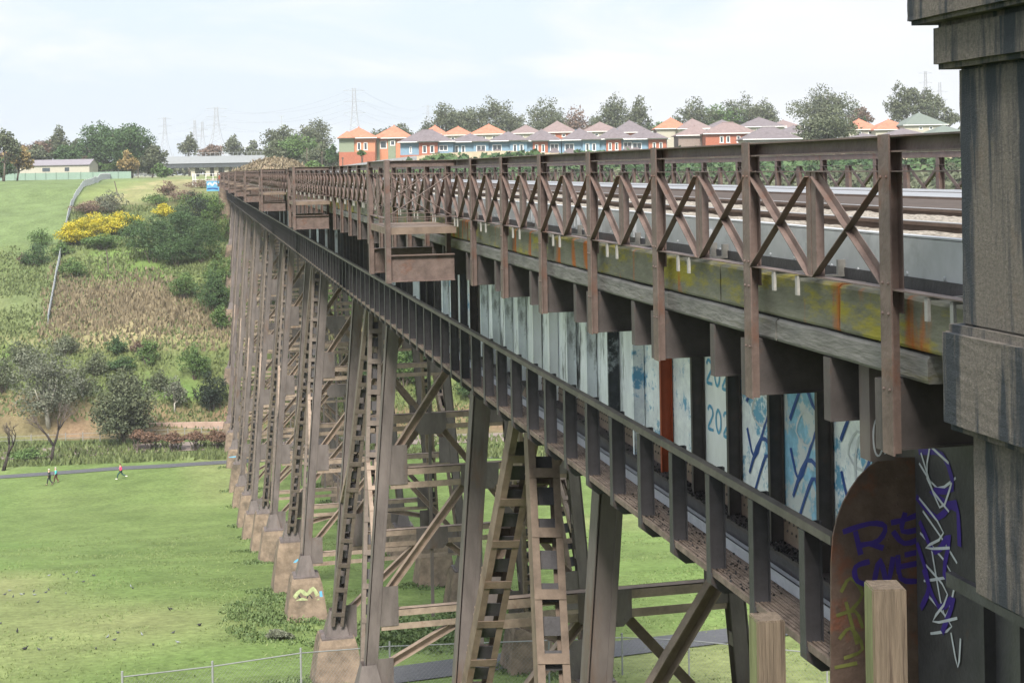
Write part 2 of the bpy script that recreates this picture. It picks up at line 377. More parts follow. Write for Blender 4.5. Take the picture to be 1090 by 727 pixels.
# rough grass over the hillside: tufts nobody could count
def leaf_quads(C, size, asp=1.0, up=0.0, rng=None):
    nP = len(C); a = rng.normal(size=(nP, 3)); a[:, 2] *= (1 - up); a /= np.linalg.norm(a, axis=1)[:, None]
    r = rng.normal(size=(nP, 3)); b = np.cross(a, r); b /= np.linalg.norm(b, axis=1)[:, None]
    if up > 0: b = np.tile(np.array([0, 0, 1.0]), (nP, 1)) * up + b * (1 - up); b /= np.linalg.norm(b, axis=1)[:, None]
    s = size * rng.uniform(.6, 1.3, nP)[:, None]; a = a * s; b = b * s * asp
    return np.stack([C - a - b, C + a - b, C + a + b, C - a + b], 1).reshape(-1, 3)
rng = np.random.default_rng(3)
def tufts(name, n0, dlo, dhi, ulo, uhi, pick, size, hgt, mt):
    d = rng.uniform(dlo, dhi, n0); u = rng.uniform(ulo, uhi, n0); x = d * Fv[0] + u * Rv[0]; y = d * Fv[1] + u * Rv[1]; z = zt(x, y)
    P = np.stack([x, y, z], 1); px, py, dd = pix(P); k = pick(px, py, x, y); x, y, z = x[k], y[k], z[k]; m = len(x)
    ang = rng.uniform(0, math.pi, m); s = size * rng.uniform(.5, 1.4, m); hh = hgt * rng.uniform(.4, 1.3, m)
    lx = np.cos(ang) * s; ly = np.sin(ang) * s; ox = rng.normal(0, .15, m); oy = rng.normal(0, .15, m)
    A = np.stack([x - lx, y - ly, z - .05], 1); B = np.stack([x + lx, y + ly, z - .05], 1); T = np.stack([x + ox, y + oy, z + hh], 1)
    o = np_mesh(name, np.stack([A, B, T], 1).reshape(-1, 3), 0, mt, attr=rng.uniform(0, 1, m), tri=True); tag(o, kind='stuff'); return o
dry = leafmat('dry_grass', (.145, .12, .08), (.245, .20, .13)); grn = leafmat('rank_grass', (.085, .115, .045), (.17, .205, .085))
brownp = [(48, 352), (60, 294), (95, 300), (170, 303), (218, 322), (250, 345), (560, 345), (560, 362), (48, 362)]
o = tufts('dry_grass', 90000, 190, 250, -75, 40, lambda px, py, x, y: (poly_mask(px, py, brownp, 22) * (.55 + .7 * vnoise(x, y, 5, 41)) > rng.uniform(.15, .85, len(px))), .22, .75, dry); o['label'] = 'dry brown grass on the far hillside'; 
o = tufts('rank_grass', 110000, 186, 262, -85, 45, lambda px, py, x, y: (poly_mask(px, py, brownp, 26) * (.6 + .5 * vnoise(x, y, 5, 41)) < rng.uniform(.2, 1.0, len(px))) & (vnoise(x, y, 6, 8) > rng.uniform(.15, .6, len(x))) & (poly_mask(px, py, [(-400, 190), (150, 184), (92, 200), (70, 240), (60, 262), (0, 262), (-400, 300)], 5) < .5), .22, .5, grn); o['label'] = 'rank green grass over the far hillside'
o = tufts('bank_grass', 40000, 166, 181, -90, 40, lambda px, py, x, y: (vnoise(x, y, 3, 8) > rng.uniform(.1, .6, len(x))) & (py < 500), .22, .6, grn); o['label'] = 'long green grass on the creek bank'

# ------------------------------------------------------------------ vegetation
def crown(lobes, n, leaf, rng, hollow=.55):
    L_ = np.array(lobes, float); vol = (L_[:, 3] * L_[:, 4] * L_[:, 5]) ** (.75); pr = vol / vol.sum()
    idx = rng.choice(len(L_), n, p=pr); dirs = rng.normal(size=(n, 3)); dirs /= np.linalg.norm(dirs, axis=1)[:, None]
    # sub-clumps: snap directions to cluster centres so gaps appear
    k = 26; cl = rng.normal(size=(len(L_) * k, 3)); cl /= np.linalg.norm(cl, axis=1)[:, None]
    cid = idx * k + rng.integers(0, k, n); cd = cl[cid]; dd = cd + dirs * .36; dd /= np.linalg.norm(dd, axis=1)[:, None]
    rad = rng.uniform(hollow, 1.04, n)[:, None] * (.82 + .26 * np.sin(cid * 12.9898)[:, None] ** 2)
    P = L_[idx, :3] + dd * rad * L_[idx, 3:6]
    tint = np.clip(.5 + .3 * np.sin(cid * 78.233) + rng.normal(0, .10, n), 0, 1)
    return P, tint
TREEM = {
 'gum': leafmat('gum_leaves', (.060, .080, .045), (.135, .150, .090)),
 'dark': leafmat('dark_leaves', (.030, .066, .027), (.080, .135, .050)),
 'green': leafmat('green_leaves', (.055, .105, .032), (.12, .19, .06)),
 'grey': leafmat('grey_leaves', (.085, .100, .070), (.18, .19, .14)),
 'yellow': leafmat('gorse_flowers', (.22, .24, .03), (.62, .50, .04)),
 'autumn': leafmat('autumn_leaves', (.16, .125, .05), (.32, .235, .10)),
 'brown': leafmat('brown_twigs', (.10, .07, .05), (.22, .155, .12)),
 'rust': leafmat('rusty_bracken', (.11, .07, .05), (.21, .13, .09)),
 'black': leafmat('black_leaves', (.014, .026, .018), (.036, .052, .033)),
}
def plant(name, label, cat, px, py_base, w_px, h_px, d=None, kind='gum', n=1500, leaf=None, nl=7, trunk=True, seed=0, base_frac=.15, group=None, flat=1.0, bk=None, hollow=.5, shape='round', bx=0):
    rg = np.random.default_rng(1000 + seed)
    if d is None: B = hit(px, py_base, 150, 420)
    else:
        B = atD(px, py_base, d); B[2] = float(zt(B[0], B[1]))
    dd = (B - CAM) @ Fv; m = dd / FPX
    top = EYE + (ray(px, py_base - h_px) * dd)[2]
    H = max(top - B[2], h_px * m * .9); W = w_px * m
    n = int(n * 1.6); leaf = max(.12, .78 * m) if leaf is None else leaf * .85
    root = thing(name, label, cat, B, group)
    vis_h = min(H, h_px * m)
    z0 = H - vis_h * (1 - base_frac)
    if base_frac <= 0: z0 = H - vis_h
    lob = []
    cz = (z0 + H) / 2; rz = (H - z0) / 2
    if nl == 1: lob.append((0, 0, cz, W / 2, W / 2 * flat, rz))
    else:
        for i in range(nl):
            a = rg.uniform(0, 2 * math.pi); rr = rg.uniform(.1, .6) * W / 2; zz = rg.uniform(-.75, .55)
            if shape == 'dome': k = math.sqrt(max(.05, 1 - max(0, zz) ** 2)); rr *= k
            f = rg.uniform(.42, .62)
            ux, uy = Rv[0] * math.cos(a) * rr + Fv[0] * math.sin(a) * rr, Rv[1] * math.cos(a) * rr + Fv[1] * math.sin(a) * rr
            lob.append((ux, uy, cz + zz * rz * .8, W / 2 * f, W / 2 * f, min(rz, W / 2) * f * rg.uniform(.7, 1.0)))
        lob.append((0, 0, cz, W * .28, W * .28, rz * .6))
        lob.append((Rv[0] * W * .3, Rv[1] * W * .3, cz - rz * .2, W * .2, W * .2, rz * .42)); lob.append((-Rv[0] * W * .3, -Rv[1] * W * .3, cz - rz * .1, W * .2, W * .2, rz * .45))
        lob.append((rg.uniform(-.1, .1) * W, 0, H - rz * .4, W * .2, W * .2, rz * .4))
    P, t = crown(lob, n, leaf, rg, hollow)
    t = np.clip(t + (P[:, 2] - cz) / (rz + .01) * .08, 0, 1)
    V = leaf_quads(P, leaf * .5, 1.3, 0, rg)
    np_mesh('crown', V, 0, TREEM[kind], root, attr=t)
    if trunk:
        mb = MB(); r0 = max(.1, W * .03)
        fork = np.array((rg.uniform(-.05, .05) * W, 0, max(z0 * .9, H * .25)))
        mb.tube([(0, 0, -.3), (fork * .5) + np.array((0, 0, 0)), fork], [r0, r0 * .85, r0 * .7], 7)
        for i in range(min(len(lob), 7)):
            q = np.array(lob[i][:3]); mb.tube([fork, fork * .5 + q * .5 + np.array((0, 0, -.05 * H)), q + np.array((0, 0, lob[i][5] * .5))], [r0 * .6, r0 * .4, r0 * .12], 5)
        mb.build('trunk', bk or bark, root, smooth=True)
    else:
        mb = MB()
        for i in range(min(len(lob), 8)):
            q = np.array(lob[i][:3]); mb.tube([(q[0] * .2, q[1] * .2, -.2), q * .6, q], [.07, .05, .02], 4)
        mb.build('stem', bark, root)
    return root

o = tufts('lawn_tufts', 150000, 50, 118, -40, 35, lambda px, py, x, y: (vnoise(x, y, 2.2, 51) > rng.uniform(.3, .9, len(px))), .045, .09, leafmat('lawn_tuft_leaves', (.10, .15, .045), (.17, .21, .08))); o['label'] = 'longer tufts in the mown grass'
# ------------------------------------------------------------------ the viaduct
E = EYE
Y0 = 8.55; S = 2.4; BAY = 1.2; YEND = 256.0
XR, XRF = 4.5, 13.0          # near and far railing planes
XL, XLR = 6.1, 11.4          # girder planes
NB = int((YEND - Y0) / BAY)
white_p = mat('paint_white_drips', (.80, .84, .90), .7, .15, 3, (.06, .06, .065), (.53, .62), stretch=(1, 1.5, .35))
pale_p = mat('paint_pale', (.82, .84, .86), .7, .12, 2, (.17, .16, .15), (.6, .7), stretch=(1, 1, .4))
blue_p = mat('paint_blue_white', (.78, .82, .90), .65, .2, 5, (.15, .36, .55), (.52, .57))
lblue_p = mat('paint_light_blue', (.22, .42, .58), .65, .3, 6, (.52, .55, .58), (.5, .56))
speck_p = mat('paint_black_specks', (.06, .065, .075), .7, .3, 6, (.35, .38, .42), (.55, .62))
orange_p = mat('paint_orange_red', (.30, .062, .025), .6, .2, 3)
grey_p = mat('paint_grey_green', (.30, .32, .30), .7, .15, 3)
bl_line = mat('spray_blue', (.03, .075, .27), .5, .1, 3)
pu_line = mat('spray_violet', (.055, .03, .24), .5, .15, 6)
wh_line = mat('spray_white', (.52, .55, .60), .6, .15, 8)
gr_line = mat('spray_green', (.16, .17, .05), .7, .3, 8)
lb_line = mat('spray_sky_blue', (.12, .36, .56), .5, .15, 8)
bk_line = mat('spray_black', (.02, .022, .03), .5, .15, 8)
def strokes(mb, lines, to3, w, mi, n=(0, 0, 1)):
    """lines: lists of 2D points; to3 maps (a,b)->3D; flat ribbons 3 mm proud of the surface"""
    o0 = np.array(to3(0., 0.)); nrm = np.cross(np.array(to3(1., 0.)) - o0, np.array(to3(0., 1.)) - o0); nrm /= np.linalg.norm(nrm); nrm = nrm if nrm[0] + nrm[1] < 0 else -nrm
    for li, ln in enumerate(lines):
        pts = [np.array(p, float) for p in ln]
        if len(pts) > 2:       # smooth
            q = [pts[0]]
            for a, b, c, d in zip([pts[0]] + pts[:-2], pts[:-1], pts[1:], pts[2:] + [pts[-1]]):
                for t in (.34, .67, 1.0):
                    q.append(.5 * ((2 * b) + (-a + c) * t + (2 * a - 5 * b + 4 * c - d) * t * t + (-a + 3 * b - 3 * c + d) * t ** 3))
            pts = q
        L2 = []; 
        for i, p in enumerate(pts):
            t = pts[min(i + 1, len(pts) - 1)] - pts[max(i - 1, 0)]; t = t / (np.linalg.norm(t) + 1e-9); nn = np.array([-t[1], t[0]]) * w / 2 * (1 + .12 * math.sin(i * 1.7))
            sh = nrm * (li * .0011 + i * .00009); L2.append((np.array(to3(*(p - nn))) + sh, np.array(to3(*(p + nn))) + sh))
        vs = [v for pr in L2 for v in pr]; mb.add(vs, [(2 * i, 2 * i + 1, 2 * i + 3, 2 * i + 2) for i in range(len(L2) - 1)], mi)

# ---- railings ---------------------------------------------------------------
def cell(name, m, parent, fn, ys, label_stuff=None, limit=100):
    """one part per position; past the limit the rest is one 'stuff' part. fn(mb, y)"""
    src = None
    for i, y in enumerate(ys[:limit]):
        if src is None:
            mb = MB(); fn(mb, 0.0); src = mb.build(name, m, parent); src.location = (0, y, 0)
        else:
            c = src.copy(); COL.objects.link(c); c.parent = parent; c.location = (0, y, 0)
    if len(ys) > limit:
        mb = MB()
        for y in ys[limit:]: fn(mb, y)
        o = mb.build(name, m, parent); o['kind'] = 'stuff'
    return src
def build_railing(X, side, label, ylo, yhi, lim, hide=()):
    root = thing('lattice_railing', label, 'railing', (0, 0, E), 'lattice railings along the deck')
    s = side                                   # -1 : outer face towards -X
    posts = [Y0 + S * i for i in range(int((yhi - Y0) / S) + 1) if Y0 + S * i >= ylo]
    mids = [p + BAY for p in posts[:-1]]
    mb = MB(); mb.box((X - .045, ylo, .063), (X + .045, yhi, .075)); mb.box((X - s * .035 - .006, ylo, .073), (X - s * .035 + .006, yhi, .165)); mb.box((X - .055, ylo, .163), (X + .055, yhi, .175))
    mb.build('top_rail', steel, root)
    mb = MB(); mb.box((X - .045, ylo, -.066), (X + .045, yhi, -.058)); mb.build('upper_chord', steel, root)
    mb = MB(); mb.box((X - .05, ylo, -.845), (X + .05, yhi, -.836)); mb.build('lower_chord', steel, root)
    def post(mb, y):
        o = X + s * .052
        mb.box((o, y - .075, -1.93), (o + s * .012, y + .075, .182))          # outer flange
        mb.box((o, y - .006, -1.93), (X - s * .03, y + .006, .155))           # web
        mb.box((X - s * .03, y - .06, -1.0), (X - s * .04, y + .06, .155))
        for z in (-.1, -.8, -1.0, -1.5): mb.ellip((o + s * .013, y + .04, z), (.012, .012, .012), 6, 4); mb.ellip((o + s * .013, y - .04, z), (.012, .012, .012), 6, 4)
    def mid(mb, y):
        for k in (-1, 1):
            mb.box((X - .034, y + k * .046 - .038, -.836), (X - .026, y + k * .046 + .038, -.066))
            mb.box((X - .026, y + k * .080 - .004, -.836), (X + .03, y + k * .080 + .004, -.066))
            mb.box((X - .026, y + k * .012 - .003, -.836), (X + .03, y + k * .012 + .003, -.066))
    def brace(mb, y):       # the X of one bay : y is the bay start
        # angle bars: a flat leg in the plane of the lattice and a leg standing out from it
        mb.beam((X + s * .006, y + .05, -.82), (X + s * .006, y + BAY - .05, -.08), .007, .07, (1, 0, 0)); mb.beam((X + s * .032, y + .05, -.82), (X + s * .032, y + BAY - .05, -.08), .045, .007, (1, 0, 0), 0, (0, .024))
        mb.beam((X + s * .015, y + BAY - .05, -.82), (X + s * .015, y + .05, -.08), .007, .055, (1, 0, 0)); mb.beam((X + s * .044, y + BAY - .05, -.82), (X + s * .044, y + .05, -.08), .05, .007, (1, 0, 0), 0, (0, -.024))
    cell('post', steel, root, post, posts, limit=lim); cell('intermediate_post', steel, root, mid, mids, limit=lim)
    bays = sorted(posts[:-1] + mids)
    cell('cross_brace', steel, root, brace, bays, limit=lim)
    return root
build_railing(XR, -1, 'rusty brown lattice railing nearest the camera, along the near edge of the viaduct deck', 7.35, YEND + 6, 100)
build_railing(XRF, 1, 'brown lattice railing on the far edge of the viaduct deck, seen across the tracks', 3.75 + 2.4, YEND + 6, 60)

# ---- deck -------------------------------------------------------------------
deck = thing('viaduct_deck', 'riveted steel viaduct deck with plate girders, edge timbers and two ballasted tracks', 'viaduct deck', (0, 0, E))
def lichen_timber():
    m = mat('weathered_timber', (.17, .165, .13), .9, .25, 4, (.29, .25, .045), (.52, .62), bump=.6, bscale=18, stretch=(1, .5, 1.6))
    n = m.node_tree.nodes; l = m.node_tree.links; b = n['Principled BSDF']
    old = b.inputs['Base Color'].links[0].from_socket
    tcn = n.new('ShaderNodeTexCoord'); mpn = n.new('ShaderNodeMapping'); mpn.inputs['Scale'].default_value = (1, 2.2, .45); l.new(tcn.outputs['Object'], mpn.inputs[0])
    no = n.new('ShaderNodeTexNoise'); no.inputs['Scale'].default_value = 1.1; no.inputs['Detail'].default_value = 5; l.new(mpn.outputs[0], no.inputs['Vector'])
    mr = n.new('ShaderNodeMapRange'); mr.inputs[1].default_value = .56; mr.inputs[2].default_value = .64; l.new(no.outputs['Fac'], mr.inputs[0])
    x = n.new('ShaderNodeMix'); x.data_type = 'RGBA'; x.inputs[7].default_value = (.36, .11, .025, 1); l.new(mr.outputs[0], x.inputs[0]); l.new(old, x.inputs[6]); l.new(x.outputs[2], b.inputs['Base Color'])
    return m
lt = lichen_timber(); plain_t = mat('grey_timber', (.17, .165, .155), .9, .3, 5, (.14, .13, .07), (.56, .68), bump=.7, bscale=14, stretch=(1, .4, 2))
rg = random.Random(5)
def timber_row(name, z0, z1, m, lens, phase, lim):
    y = 7.2 + phase; i = 0; rest = MB()
    while y < YEND:
        L_ = lens * rg.uniform(.85, 1.15); mb = MB() if i < lim else rest; j = rg.uniform(-.008, .008); c = rg.uniform(-.012, .006)
        a, b2 = y + .008, min(y + L_, YEND) - .008
        # slightly worn timber : chamfered long edges, uneven top
        prof = [(4.60 + j, z0 + .01), (4.59 + j, z0 + .03), (4.59 + j, z1 - .03), (4.615 + j, z1 - .008), (4.82, z1 - .004), (4.82, z0 + .004)]
        ks = 7 if i < 14 else 2; rings = []
        for q in range(ks):
            yy = a + (b2 - a) * q / (ks - 1); dz = (vnoise(yy, i, .25, 3) - .5) * .018; dx = (vnoise(yy, i + 7, .3, 4) - .5) * .012
            rings.append([(x_ + float(dx) * (x_ < 4.7), yy, z_ + (float(dz) if z_ > (z0 + z1) / 2 else 0)) for x_, z_ in prof])
        vs = [v for r in rings for v in r]; n_ = len(prof)
        fs = [(r * n_ + k, r * n_ + (k + 1) % n_, (r + 1) * n_ + (k + 1) % n_, (r + 1) * n_ + k) for r in range(ks - 1) for k in range(n_)]
        fs += [tuple(range(n_))[::-1], tuple((ks - 1) * n_ + k for k in range(n_))]
        mb.add(vs, fs)
        if i < lim: mb.build(name, m, deck)
        y += L_; i += 1
    if rest.v: rest.build(name, m, deck)['kind'] = 'stuff'
timber_row('edge_timber', -1.245, -.885, lt, 2.1, .2, 60)
timber_row('lower_edge_timber', -1.452, -1.25, plain_t, 2.6, 1.1, 50)
mb = MB(); mb.box((4.83, 7.0, -1.452), (12.67, YEND + 8, -.80)); mb.build('trough_floor', steel_d, deck)
mb = MB()
for i in range(105):
    a = 7.0 + i * S; mb.box((4.84, a + .01, -.86), (4.86, a + S - .01, -.525)); mb.box((4.84, a + .01, -.53), (4.93, a + S - .01, -.512))
    if i < 20:
        for q in (.35, .8, 1.5, 2.0): mb.ellip((4.838, a + q, -.80 + .02 * (q > 1)), (.01, .016, .016), 6, 4)
        mb.box((4.80, a + 1.0, -.80), (4.84, a + 1.06, -.62)); mb.box((4.815, a + 1.2, -.78), (4.84, a + 1.23, -.64))
mb.build('ballast_kerb', galv, deck); mb = MB(); mb.box((12.60, 7, -.86), (12.62, YEND, -.525)); mb.build('ballast_kerb', galv, deck)
def clip(mb, y):
    mb.box((4.44, y - .02, -.868), (4.84, y + .02, -.852)); mb.box((4.44, y - .02, -1.0), (4.462, y + .02, -.852)); mb.box((4.78, y - .015, -.852), (4.84, y + .015, -.74))
cy = [];  y = 7.7
for i in range(70): cy.append(y + rg.uniform(-.1, .1)); cy.append(y + .34 + rg.uniform(-.05, .05)); y += S * .98
cell('hook_bracket', mat('weathered_galvanising', (.24, .235, .225), .7, .25, 12), deck, clip, cy[:100], limit=100)
# ballast surface with real stones near the camera
mb = MB(); ny = 700; 
ygr = np.concatenate([np.arange(5, 40, .09), np.arange(40, YEND + 40, 1.5)]); xgr = np.linspace(4.9, 12.6, 60)
YY, XX = np.meshgrid(ygr, xgr, indexing='ij'); ZZ = -.545 + (vnoise(XX, YY, .07, 21) - .5) * .02 + (vnoise(XX, YY, .5, 22) - .5) * .03 - .05 * sstep(.6, 0, XX - 4.9)
Vb = np.stack([XX.ravel(), YY.ravel(), ZZ.ravel()], 1); nx_ = len(xgr)
fs = [(i * nx_ + k, i * nx_ + k + 1, (i + 1) * nx_ + k + 1, (i + 1) * nx_ + k) for i in range(len(ygr) - 1) for k in range(nx_ - 1)]
mb.add(Vb, fs); mb.build('ballast', ballast, deck)
for xr in (5.62, 7.22, 9.62, 11.22):
    mb = MB(); a, b2 = 5.0, YEND + 60
    mb.box((xr - .065, a, -.62), (xr + .065, b2, -.605)); mb.box((xr - .01, a, -.605), (xr + .01, b2, -.505)); mb.box((xr - .034, a, -.505), (xr + .034, b2, -.478), 0); mb.box((xr - .030, a, -.478), (xr + .030, b2, -.472), 1)
    mb.build('running_rail', [railm, railtop], deck)
mb = MB(); mb.box((7.36, 5, -.56), (9.48, YEND, -.50)); mb.build('timber_decking', mat('dark_decking', (.06, .045, .038), .9, .4, 5), deck)
mb = MB(); mb.box((9.76, 5, -.56), (12.5, YEND, -.485)); mb.build('cover_plates', mat('cover_plate_grey', (.22, .23, .25), .7, .2, 2), deck)
for xr in ():
    mb = MB(); mb.box((xr - .05, 5, -.63), (xr + .05, YEND, -.615)); mb.box((xr - .01, 5, -.615), (xr + .01, YEND, -.52)); mb.box((xr - .032, 5, -.52), (xr + .032, YEND, -.495)); mb.build('guard_rail', railm, deck)
def slp(mb, y):
    for xc in (6.42, 10.42): mb.box((xc - 1.28, y - .12, -.74), (xc + 1.28, y + .12, -.555))
cell('sleeper', sleeper, deck, slp, [6 + .6 * i for i in range(420)], limit=100)
# cross girders : ends show under the edge timbers
def cg(mb, y, x0=4.46):
    mb.box((x0, y - .012, -1.93), (13.04, y + .10, -1.905)); mb.box((x0, y - .012, -1.478), (13.04, y + .10, -1.455))
    mb.box((x0 + .01, y - .008, -1.905), (13.03, y + .008, -1.478))
    mb.box((x0 + .01, y - .03, -1.93), (13.0, y - .012, -1.915)); mb.box((x0 - .005, y - .02, -1.93), (x0 + .01, y + .09, -1.455))
cell('cross_girder', steel_g, deck, cg, [Y0 + .12 + S * i for i in range(103)], limit=52)
cell('intermediate_cross_girder', steel_g, deck, lambda mb, y: cg(mb, y, 4.60), [Y0 + .02 + BAY + S * i for i in range(102)], limit=48)
mb = MB(); pa = onX(921, 440, 5.0); mb.box((4.765, 9.46, -2.18), (4.96, 9.48, -1.46)); mb.box((4.765, 9.481, -2.18), (4.78, 9.62, -1.46)); strokes(mb, [[(5.065, -1.94), (5.05, -1.885), (5.025, -1.87), (5.0, -1.89), (4.985, -1.96), (4.985, -2.05), (5.0, -2.12), (5.025, -2.14), (5.05, -2.10), (5.06, -2.05), (5.075, -2.13)]], lambda a, b2: (a - .195, 9.455, b2), .014, 1); mb.build('end_hanger', [steel_leg, wh_line], deck)
# main plate girders
def girder(X, near):
    mb = MB(); ya, yb = 10.2, YEND
    if near:
        y = ya; k = 0
        edges = [ya] + [11.7 + BAY * i for i in range(NB - 3)] + [yb]
        edges = sorted(set(edges)); r2 = random.Random(11)
        for a, b2 in zip(edges[:-1], edges[1:]):
            m_ = (a + b2) / 2
            if m_ < 11.0: mi = 0
            elif m_ < 11.7: mi = 0
            elif m_ < 12.9: mi = 3
            elif m_ < 14.1: mi = 4
            elif m_ < 15.3: mi = 3
            elif m_ < 16.5: mi = 2
            elif m_ < 19: mi = 3
            elif m_ < 29.5: mi = 1
            else: mi = r2.choice([0, 0, 0, 0, 1, 0, 3])
            mb.add([(X - .008, a, -4.03), (X - .008, b2, -4.03), (X - .008, b2, -1.955), (X - .008, a, -1.955)], [(0, 3, 2, 1)], mi)
        T = lambda a, b2: (X - .013, a, b2)
        # a large pale C by the girder end
        strokes(mb, [[(12.02, -2.72), (12.10, -2.60), (12.22, -2.56), (12.34, -2.66), (12.40, -2.86), (12.38, -3.06), (12.28, -3.2), (12.16, -3.2), (12.06, -3.10), (12.0, -3.0)]], T, .045, 7)
        # blue outlines on the pale bays
        for y_ in (11.75, 12.95, 14.15):
            strokes(mb, [[(y_ + .15, -2.5), (y_ + .45, -2.9), (y_ + .75, -3.3), (y_ + .95, -3.0)], [(y_ + .2, -3.7), (y_ + .35, -3.2), (y_ + .6, -3.45), (y_ + .85, -3.85)], [(y_ + .1, -2.2), (y_ + .3, -2.5), (y_ + .6, -2.3), (y_ + .95, -2.7)],
                         [(y_ + .2, -3.1), (y_ + .55, -3.05), (y_ + .9, -3.5)]], T, .05, 5)
            strokes(mb, [[(y_ + .3, -2.6), (y_ + .6, -2.55), (y_ + .8, -2.8), (y_ + .5, -2.9), (y_ + .3, -2.6)]], T, .03, 7)
        # digits 2025 in sky blue
        def digit(ch, y_, z_, w_, h_):
            D = {'2': [[(0, .8), (.3, 1), (.8, .9), (.9, .65), (.4, .3), (0, 0), (1, 0)]], '0': [[(.5, 1), (.1, .75), (.1, .25), (.5, 0), (.9, .25), (.9, .75), (.5, 1)]], '5': [[(.9, 1), (.2, 1), (.15, .55), (.7, .6), (.9, .3), (.6, 0), (.1, .05)]]}
            strokes(mb, [[(y_ - px_ * w_, z_ + pz_ * h_) for px_, pz_ in ln] for ln in D[ch]], T, .04, 6)
        for i, ch in enumerate('2025'): digit(ch, 16.38 - i * .26, -2.66, .18, .28)
        for i, ch in enumerate('2025'): digit(ch, 16.36 - i * .26, -3.22, .18, .28)
        # violet and white tag on the bare girder end
        strokes(mb, [[(11.1, -2.5), (10.7, -2.45), (10.55, -2.7), (10.9, -2.8), (10.5, -2.85)], [(11.15, -2.9), (10.8, -3.0), (10.5, -2.8), (10.45, -3.15)], [(11.1, -3.1), (10.85, -3.3), (10.6, -3.1), (10.7, -3.45), (10.45, -3.5)], [(11.05, -3.5), (10.8, -3.75), (10.55, -3.6), (10.75, -3.95)],
                     [(11.15, -3.3), (10.95, -3.6), (11.1, -3.85)]], lambda a, b2: (X - .057, a, b2), .055, 8)
        strokes(mb, [[(11.1, -2.6), (10.8, -2.75), (10.5, -2.6)], [(11.05, -3.0), (10.75, -3.15), (10.5, -3.3)], [(11.1, -3.2), (10.6, -3.4), (11.05, -3.6)], [(11.0, -3.7), (10.6, -3.85), (10.95, -4.02)], [(10.95, -2.4), (10.6, -2.5)], [(10.9, -3.3), (10.7, -3.8), (10.5, -3.4)], [(11.1, -2.9), (10.7, -3.1), (11.0, -3.3), (10.6, -3.2)], [(11.0, -3.45), (10.65, -3.6), (10.9, -3.9), (10.5, -3.75)], [(11.05, -2.5), (10.75, -2.9), (10.55, -2.65)], [(10.85, -2.3), (10.95, -2.7), (10.6, -2.9)], [(10.6, -3.9), (10.5, -4.15), (10.45, -3.9)]], lambda a, b2: (X - .053, a, b2), .022, 7)
        ms = [steel_g, white_p, pale_p, blue_p, lblue_p, bl_line, lb_line, wh_line, pu_line, steel_t]
    else: ms = [steel_g]
    mb.box((X - .007, ya, -4.03), (X + .007, yb, -1.955), 0)
    mb.box((X - .24, 11.22, -4.07), (X + .24, yb, -4.03), 0); mb.box((X - .24, ya, -1.955), (X + .24, yb, -1.932), 0)
    mb.box((X - .02, 11.22, -4.03), (X + .02, yb, -3.74), 9 if near else 0)
    for k in (-1, 1):                   # flange angles, bolts
        mb.box((X + k * .022, 11.22, -3.76), (X + k * .028, yb, -3.74), 0)
    if near:
        y = 11.3
        while y < 40:
            mb.ellip((X - .022, y, -3.80), (.014, .016, .016), 6, 4, 0); mb.ellip((X - .022, y + .05, -3.90), (.014, .016, .016), 6, 4, 0); y += .11
    return mb.build('main_girder', ms, deck)
girder(XL, True); girder(XLR, False)
sty = [11.7 + BAY * i for i in range(NB - 3)]
src = {}
def stiff_mat(y):
    if y < 16.9: return steel_g
    if y < 17.9: return orange_p
    if y < 19.2: return blue_p
    if y < 20.4: return speck_p
    if y < 29.5: return white_p if int(y * 7) % 3 else pale_p
    return [steel_g, steel_d, steel_g, steel_g, white_p, steel_d][int(y * 13.7) % 6]
def stf(mb, y):
    mb.box((XL - .17, y - .008, -4.03), (XL - .022, y + .008, -1.955)); mb.box((XL - .03, y - .05, -3.8), (XL - .022, y + .05, -1.96)); mb.box((XL - .176, y - .03, -4.03), (XL - .168, y + .03, -1.96))
for i, y in enumerate(sty[:100]):
    m = stiff_mat(y)
    if m.name not in src:
        mb = MB(); stf(mb, 0); o = mb.build('web_stiffener', m, deck); src[m.name] = o
    else: o = src[m.name].copy(); COL.objects.link(o); o.parent = deck
    o.location = (0, y, 0)
    if m is orange_p: o['label'] = 'stiffener sprayed orange red'
mb = MB()
for y in sty[100:]: stf(mb, y)
mb.build('web_stiffener', steel_g, deck)['kind'] = 'stuff'
# rounded end bracket plate across the walkway
def at_y(px, py, Yp):
    r = ray(px, py); P = CAM + r * (Yp / r[1]); return P
Yg = 11.2
out = [(986, 487), (945, 487), (935, 490), (925, 497), (914, 508), (905, 521), (897, 536), (891, 552), (887, 570), (885, 600), (884, 780), (990, 780)]
P2 = [at_y(a, b2, Yg) for a, b2 in out]; P2 = [(p[0], p[2] - E) for p in P2]
mb = MB(); k = len(P2)
mb.add([(a, Yg, b2) for a, b2 in P2] + [(a, Yg + .02, b2) for a, b2 in P2], [tuple(range(k)), tuple(range(k, 2 * k))[::-1]] + [(i, (i + 1) % k, k + (i + 1) % k, k + i) for i in range(k)], 0)
xe = P2[0][0]; mb.box((xe - .03, Yg - .10, P2[-2][1]), (xe - .015, Yg, P2[0][1]), 3); mb.box((xe - .10, Yg - .012, P2[-2][1]), (xe - .03, Yg - .001, P2[0][1]), 0)
PXG = lambda ls: [[(lambda p: (p[0], p[2] - E))(at_y(a, b2, Yg)) for a, b2 in ln] for ln in ls]
G_ = lambda a, b2: (a, Yg - .004, b2)
